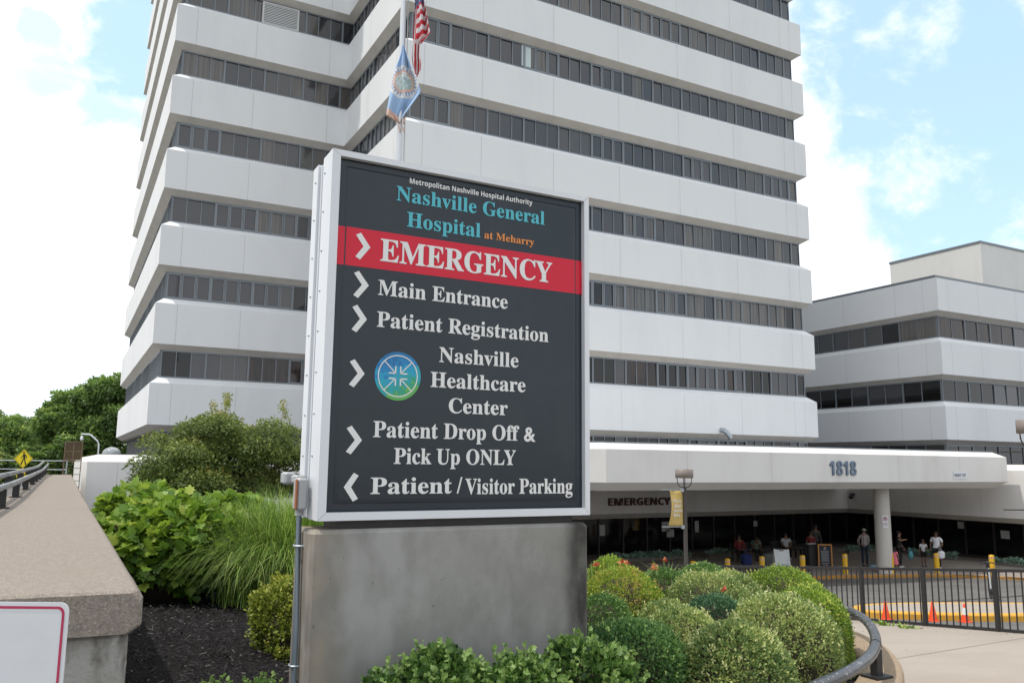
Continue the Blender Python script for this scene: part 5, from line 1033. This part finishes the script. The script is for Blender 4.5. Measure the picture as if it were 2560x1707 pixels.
person('seated woman in a white top with crossed arms under the canopy', (32.6, 31.15, -4.55), -.6, 1.70, None, SKIN1, WHT, (BLK, 'long'), 'bun', 'short', seated=True, shoes=PLASTICW)
person('seated person in dark red at the left bench under the canopy', (29.45, 31.15, -4.55), -.5, 1.70, None, SKIN2, RED, (BLK, 'long'), 'short', 'long', seated=True)
person('seated person in a sage green top bending on the left bench', (30.55, 31.15, -4.55), -.5, 1.66, dict(chest=(0, -.12, .86), collar=(0, -.2, .97), neck=(0, -.24, 1.02), chin=(0, -.29, 1.07), face=(0, -.31, 1.14), crown=(0, -.28, 1.21)), SKIN2, GRN, (BLK, 'long'), 'short', 'short', seated=True)
person('person in a red top standing behind the orange framed board', (31.9, 28.9, -4.55), -.5, 1.55, None, SKIN2, RED, (JEAN, 'long'), 'short', 'short')
person('person in grey and black standing behind the person in red', (32.9, 29.5, -4.55), -.4, 1.80, None, SKIN2, mat('grey_cloth', (.05, .05, .052), .8), (BLK, 'long'), 'short', 'long')
bgm = MB(); bgm.sphere((35.18, 25.98, -3.98), (.15, .11, .20), 14); bgm.tube([(35.08, 25.98, -3.83), (35.10, 25.98, -3.70), (35.26, 25.98, -3.70), (35.28, 25.98, -3.83)], .012, 6); top(bgm.build('handbag', TEAL), 'teal bag hanging from the hand of the woman in black', 'bag')
wbm = MB(); wbm.rbox(35.6, 35.95, 24.75, 24.95, -4.05, -3.72, .05); wbm.tube([(35.68, 24.85, -3.74), (35.72, 24.9, -3.62), (35.83, 24.9, -3.62), (35.88, 24.85, -3.74)], .010, 6); top(wbm.build('carrier_bag', WHT), 'white carrier bag held by the woman in white behind the bollard', 'bag')

# ------------------------------------------------------------------ far left of the picture
rs = thing('small_sign', 'white metal sign with a magenta border line, blank face, low in the left corner', 'sign', (-.09, 2.88, -1.8)); R2 = Vector((_c, -_s, 0)); C2 = Vector((-.087, 2.884, -.625)); N2 = Vector((_s, _c, 0))
def plate(hw, hh, r, y, name, m, par, inner=None):
    def outl(hw, hh, r): return [(sx*(hw-r)+r*math.cos(a0+i*math.pi/12), sz*(hh-r)+r*math.sin(a0+i*math.pi/12)) for sx, sz, a0 in ((1, 1, 0), (-1, 1, math.pi/2), (-1, -1, math.pi), (1, -1, 1.5*math.pi)) for i in range(7)]
    o = outl(hw, hh, r); b = MB(); P3 = lambda q, yy: C2+R2*q[0]+Vector((0, 0, q[1]))+N2*yy
    if inner is None: b.rings([[P3(q, y) for q in o], [P3(q, y+.004) for q in o]], 0, True)
    else: i_ = outl(*inner); b.rings([[P3(q, y) for q in o], [P3(q, y) for q in i_]], 0, False)
    return b.build(name, m, par)
SGW = mat('sign_sheet_white', (.66, .67, .69), .35, noise=[(3, 4, (.60, .61, .63), .45, .7, (1, 1, 1))])
plate(.152, .215, .026, 0, 'plate', SGW, rs); plate(.141, .204, .020, -.0012, 'magenta_border', mat('magenta_paint', (.45, .035, .095), .4), rs, (.1335, .1965, .015))
b = MB(); c = C2+N2*.03; b.obox((c.x, c.y, -1.2), R2*.022, N2*.022, (0, 0, .76)); b.build('post', GALV, rs)

ps = thing('crossing_sign', 'yellow diamond pedestrian sign with a STATE LAW plate beyond the wall', 'sign', (-1.97, 53.26, -2.2)); O3 = Vector((-1.97, 53.26, .08)); r3 = Vector((_c, -_s, 0)); n3 = Vector((_s, _c, 0))
YS = mat('fluorescent_yellow', (.72, .56, .01), .5)
def sp(x, z, y=0): return O3+r3*x+Vector((0, 0, z))+n3*y
b = MB(); q = .53; b.rings([[sp(x, z, yy) for x, z in ((0, -q), (q, 0), (0, q), (-q, 0))] for yy in (0, .01)], 0, True); b.build('diamond', YS, ps)
b = MB(); b.rings([[sp(x, z, -.002) for x, z in ((0, -s_), (s_, 0), (0, s_), (-s_, 0))] for s_ in (.50, .475)], 0, False)
b.build('black_border', BLK, ps)
b = MB(); hd_ = [(.0+.055*math.cos(a), .33+.055*math.sin(a)) for a in [i*math.pi/6 for i in range(12)]]
for poly in (hd_, [(-.03, .26), (.07, .26), (.10, .18), (.09, .02), (-.01, .02), (-.02, .15)], [(-.03, .26), (-.01, .18), (-.07, .07), (-.15, .03), (-.16, .06), (-.10, .10)], [(.07, .26), (.17, .16), (.18, .02), (.145, .02), (.13, .13), (.08, .18)], [(-.01, .03), (.05, .03), (-.02, -.14), (-.08, -.33), (-.15, -.32), (-.09, -.14)], [(.03, .03), (.09, .03), (.12, -.12), (.19, -.32), (.12, -.33), (.06, -.14)]):
    b.add([sp(x, z, -.004) for x, z in poly], [tuple(range(len(poly)))])
b.build('walking_figure', BLK, ps)
b = MB(); b.rings([[sp(x, z, yy) for x, z in ((-.30, -1.02), (.30, -1.02), (.30, -.55), (-.30, -.55))] for yy in (0, .01)], 0, True); pl2 = b.build('lower_plate', YS, ps)
fr3 = (O3-n3*.003, r3, (0, 0, 1)); text('lettering', 'STATE', BLK, pl2, .0, .27, -.72, .10, 0, sans, .001, .0, fr3); text('lettering', 'LAW', BLK, pl2, .02, .24, -.89, .10, 0, sans, .001, 0, fr3)
b = MB(); b.add([sp(-.22, -.60, -.003), sp(-.02, -.60, -.003), sp(-.12, -.77, -.003)], [(0, 2, 1)]); b.build('yield_triangle', mat('sign_red', (.42, .02, .03), .5), pl2); b = MB(); b.add([sp(-.165, -.63, -.005), sp(-.075, -.63, -.005), sp(-.12, -.71, -.005)], [(0, 2, 1)]); b.build('yield_centre', LETW, pl2)
b = MB(); b.add([sp(x, z, -.003) for x, z in ((-.25, -.98), (-.21, -.86), (-.18, -.90), (-.03, -.82), (-.01, -.86), (-.16, -.94), (-.13, -.98))], [tuple(range(7))]); b.build('arrow', BLK, pl2)
b = MB(); b.tube([sp(0, -2.4, .04), sp(0, .4, .04)], .03, 8); b.build('post', GALV, ps)

pf = thing('pipe_fence', 'galvanised two-pipe barrier across the far end of the street', 'fence', (-4, 70, -2.3))
for z in (-.02, -.62): b = MB(); b.tube([(-14, 78, z), (-1.0, 66, z), (.2, 64.8, z)], .035, 6); b.build('pipe', GALV, pf)
for x, y in ((.2, 64.8), (-4.2, 69), (-8.4, 72.8)): b = MB(); b.tube([(x, y, -2.3), (x, y, .05)], .05, 8); b.build('post', GALV, pf)
cg = thing('metal_frame', 'rusty brown metal frame with wire panels standing at the end of the wall', 'frame', (.4, 45, -2.2)); BR = mat('rusty_brown_steel', (.16, .10, .06), .7, noise=[(6, 5, (.24, .19, .15), .45, .7, (1, 1, 1))])
b = MB()
for x in (.0, .37, .74): b.box(x-.025, x+.025, 45.2, 45.25, -2.2 if x != .37 else -.2, .93)
for z in (.90, .45, .05, -.02): b.box(.025, .345, 45.205, 45.245, z-.02, z+.02); b.box(.395, .715, 45.205, 45.245, z-.02, z+.02)
for z in (-.35, -.65, -.95, -1.25, -1.55, -1.85): b.box(.025, .715, 45.21, 45.24, z-.015, z+.015)
b.build('frame_bars', BR, cg); b = MB().box(.03, .71, 45.222, 45.228, .02, .89); b.build('mesh_panel', mat('brown_mesh', (.085, .06, .03), .8), cg)
cpn = thing('camera_pole', 'white gooseneck pole with a dome camera on the podium roof', 'camera', (1.43, 44.6, .2)); b = MB(); b.tube([(1.43, 44.6, .2), (1.42, 44.63, .80), (1.36, 44.67, .95), (1.05, 44.83, 1.24), (.95, 44.9, 1.27), (.66, 45.04, 1.28)], .035, 8); b.build('pole', WHITEM, cpn)
b = MB(); b.lathe([(.02, .27), (.05, .24), (.075, .15), (.075, .10)], (.68, 45.02, .93), 12); b.sphere((.68, 45.02, 1.03), .07, 10); b.build('dome', WHITEM, cpn)
sk = thing('skylight', 'clear domed skylight on the white podium roof', 'skylight', (2.0, 44.3, .2)); b = MB(); b.rbox(1.55, 2.45, 43.85, 44.75, .2, .33, .02); b.build('curb', ALU, sk); b = MB(); b.sphere((2.0, 44.3, .33), (.42, .42, .34), 18, half=True); b.build('dome', mat('cloudy_acrylic', (.42, .45, .47), .12, ior=1.5, noise=[(3, 3, (.18, .20, .21), .4, .7, (1, 1, 1))]), sk)

# a parked car at the left edge
car = thing('parked_car', 'white parked car mostly hidden behind the wall rail', 'car', (0, 0, 0)); WL[car.name] = Vector(); CW = mat('white_car_paint', (.72, .73, .74), .25, coat=1); CG_ = mat('car_glass', (.02, .022, .025), .05)
def carloop(prof, w, ins=.0): return [[(s_*(w-ins*max(0, z-.85)/.5), y, z) for y, z in prof] for s_ in (-1, 1)]
prof = [(-2.2, .35), (-2.25, .70), (-2.0, .86), (-1.25, .95), (-.55, 1.40), (.9, 1.42), (1.75, 1.02), (2.2, .96), (2.25, .45), (2.1, .30), (-2.1, .30)]
b = MB(); R = []
for s_, k in ((-.88, .94), (-.80, 1), (0, 1.01), (.80, 1), (.88, .94)): R.append([(s_*(1-.18*max(0, z-.9)/.5), y*k, .3+(z-.3)*(.97 if abs(s_) > .85 else 1)) for y, z in prof])
b.rings(R, 0, True, False); b.build('body', CW, car, bevel=.04)
b = MB()
for s_ in (-1, 1): b.add([(s_*.872, -1.05, .97), (s_*.80, -.52, 1.33), (s_*.80, .85, 1.34), (s_*.868, 1.5, 1.02)], [(0, 1, 2, 3)])
b.add([(-.72, -1.20, .985), (.72, -1.20, .985), (.62, -.60, 1.385), (-.62, -.60, 1.385)], [(0, 1, 2, 3)]); b.add([(-.70, 1.70, 1.06), (.70, 1.70, 1.06), (.62, .97, 1.40), (-.62, .97, 1.40)], [(0, 1, 2, 3)]); b.build('windows', CG_, car)
for x in (-.80, .80):
    for y in (-1.4, 1.4):
        w = MB(); w.lathe([(.1, -.10), (.30, -.10), (.32, -.07), (.32, .07), (.30, .10), (.1, .10)], (0, 0, 0), 20); w.v = [(x+z, y+xx, .32+yy) for xx, yy, z in w.v]; wo = w.build('wheel', mat('tyre', (.015, .015, .015), .8), car); r5 = MB(); r5.lathe([(.0, -.105), (.19, -.105), (.2, .0), (.19, .105), (.0, .105)], (0, 0, 0), 14); r5.v = [(x+z, y+xx, .32+yy) for xx, yy, z in r5.v]; r5.build('rim', GALV, wo)
for x in (-.68, .68): b = MB(); b.rbox(x-.14, x+.14, -2.235, -2.19, .66, .80, .01); b.build('tail_light', mat('tail_red', (.30, .012, .012), .3), car); b = MB(); b.rbox(x-.16, x+.16, 2.19, 2.232, .66, .78, .01); b.build('headlight', GREYP, car)
b = MB(); b.rbox(-.26, .26, -2.262, -2.24, .52, .64, .005); b.build('number_plate', PLASTICW, car)
car.location = (-3.45, 47.5, -2.11)
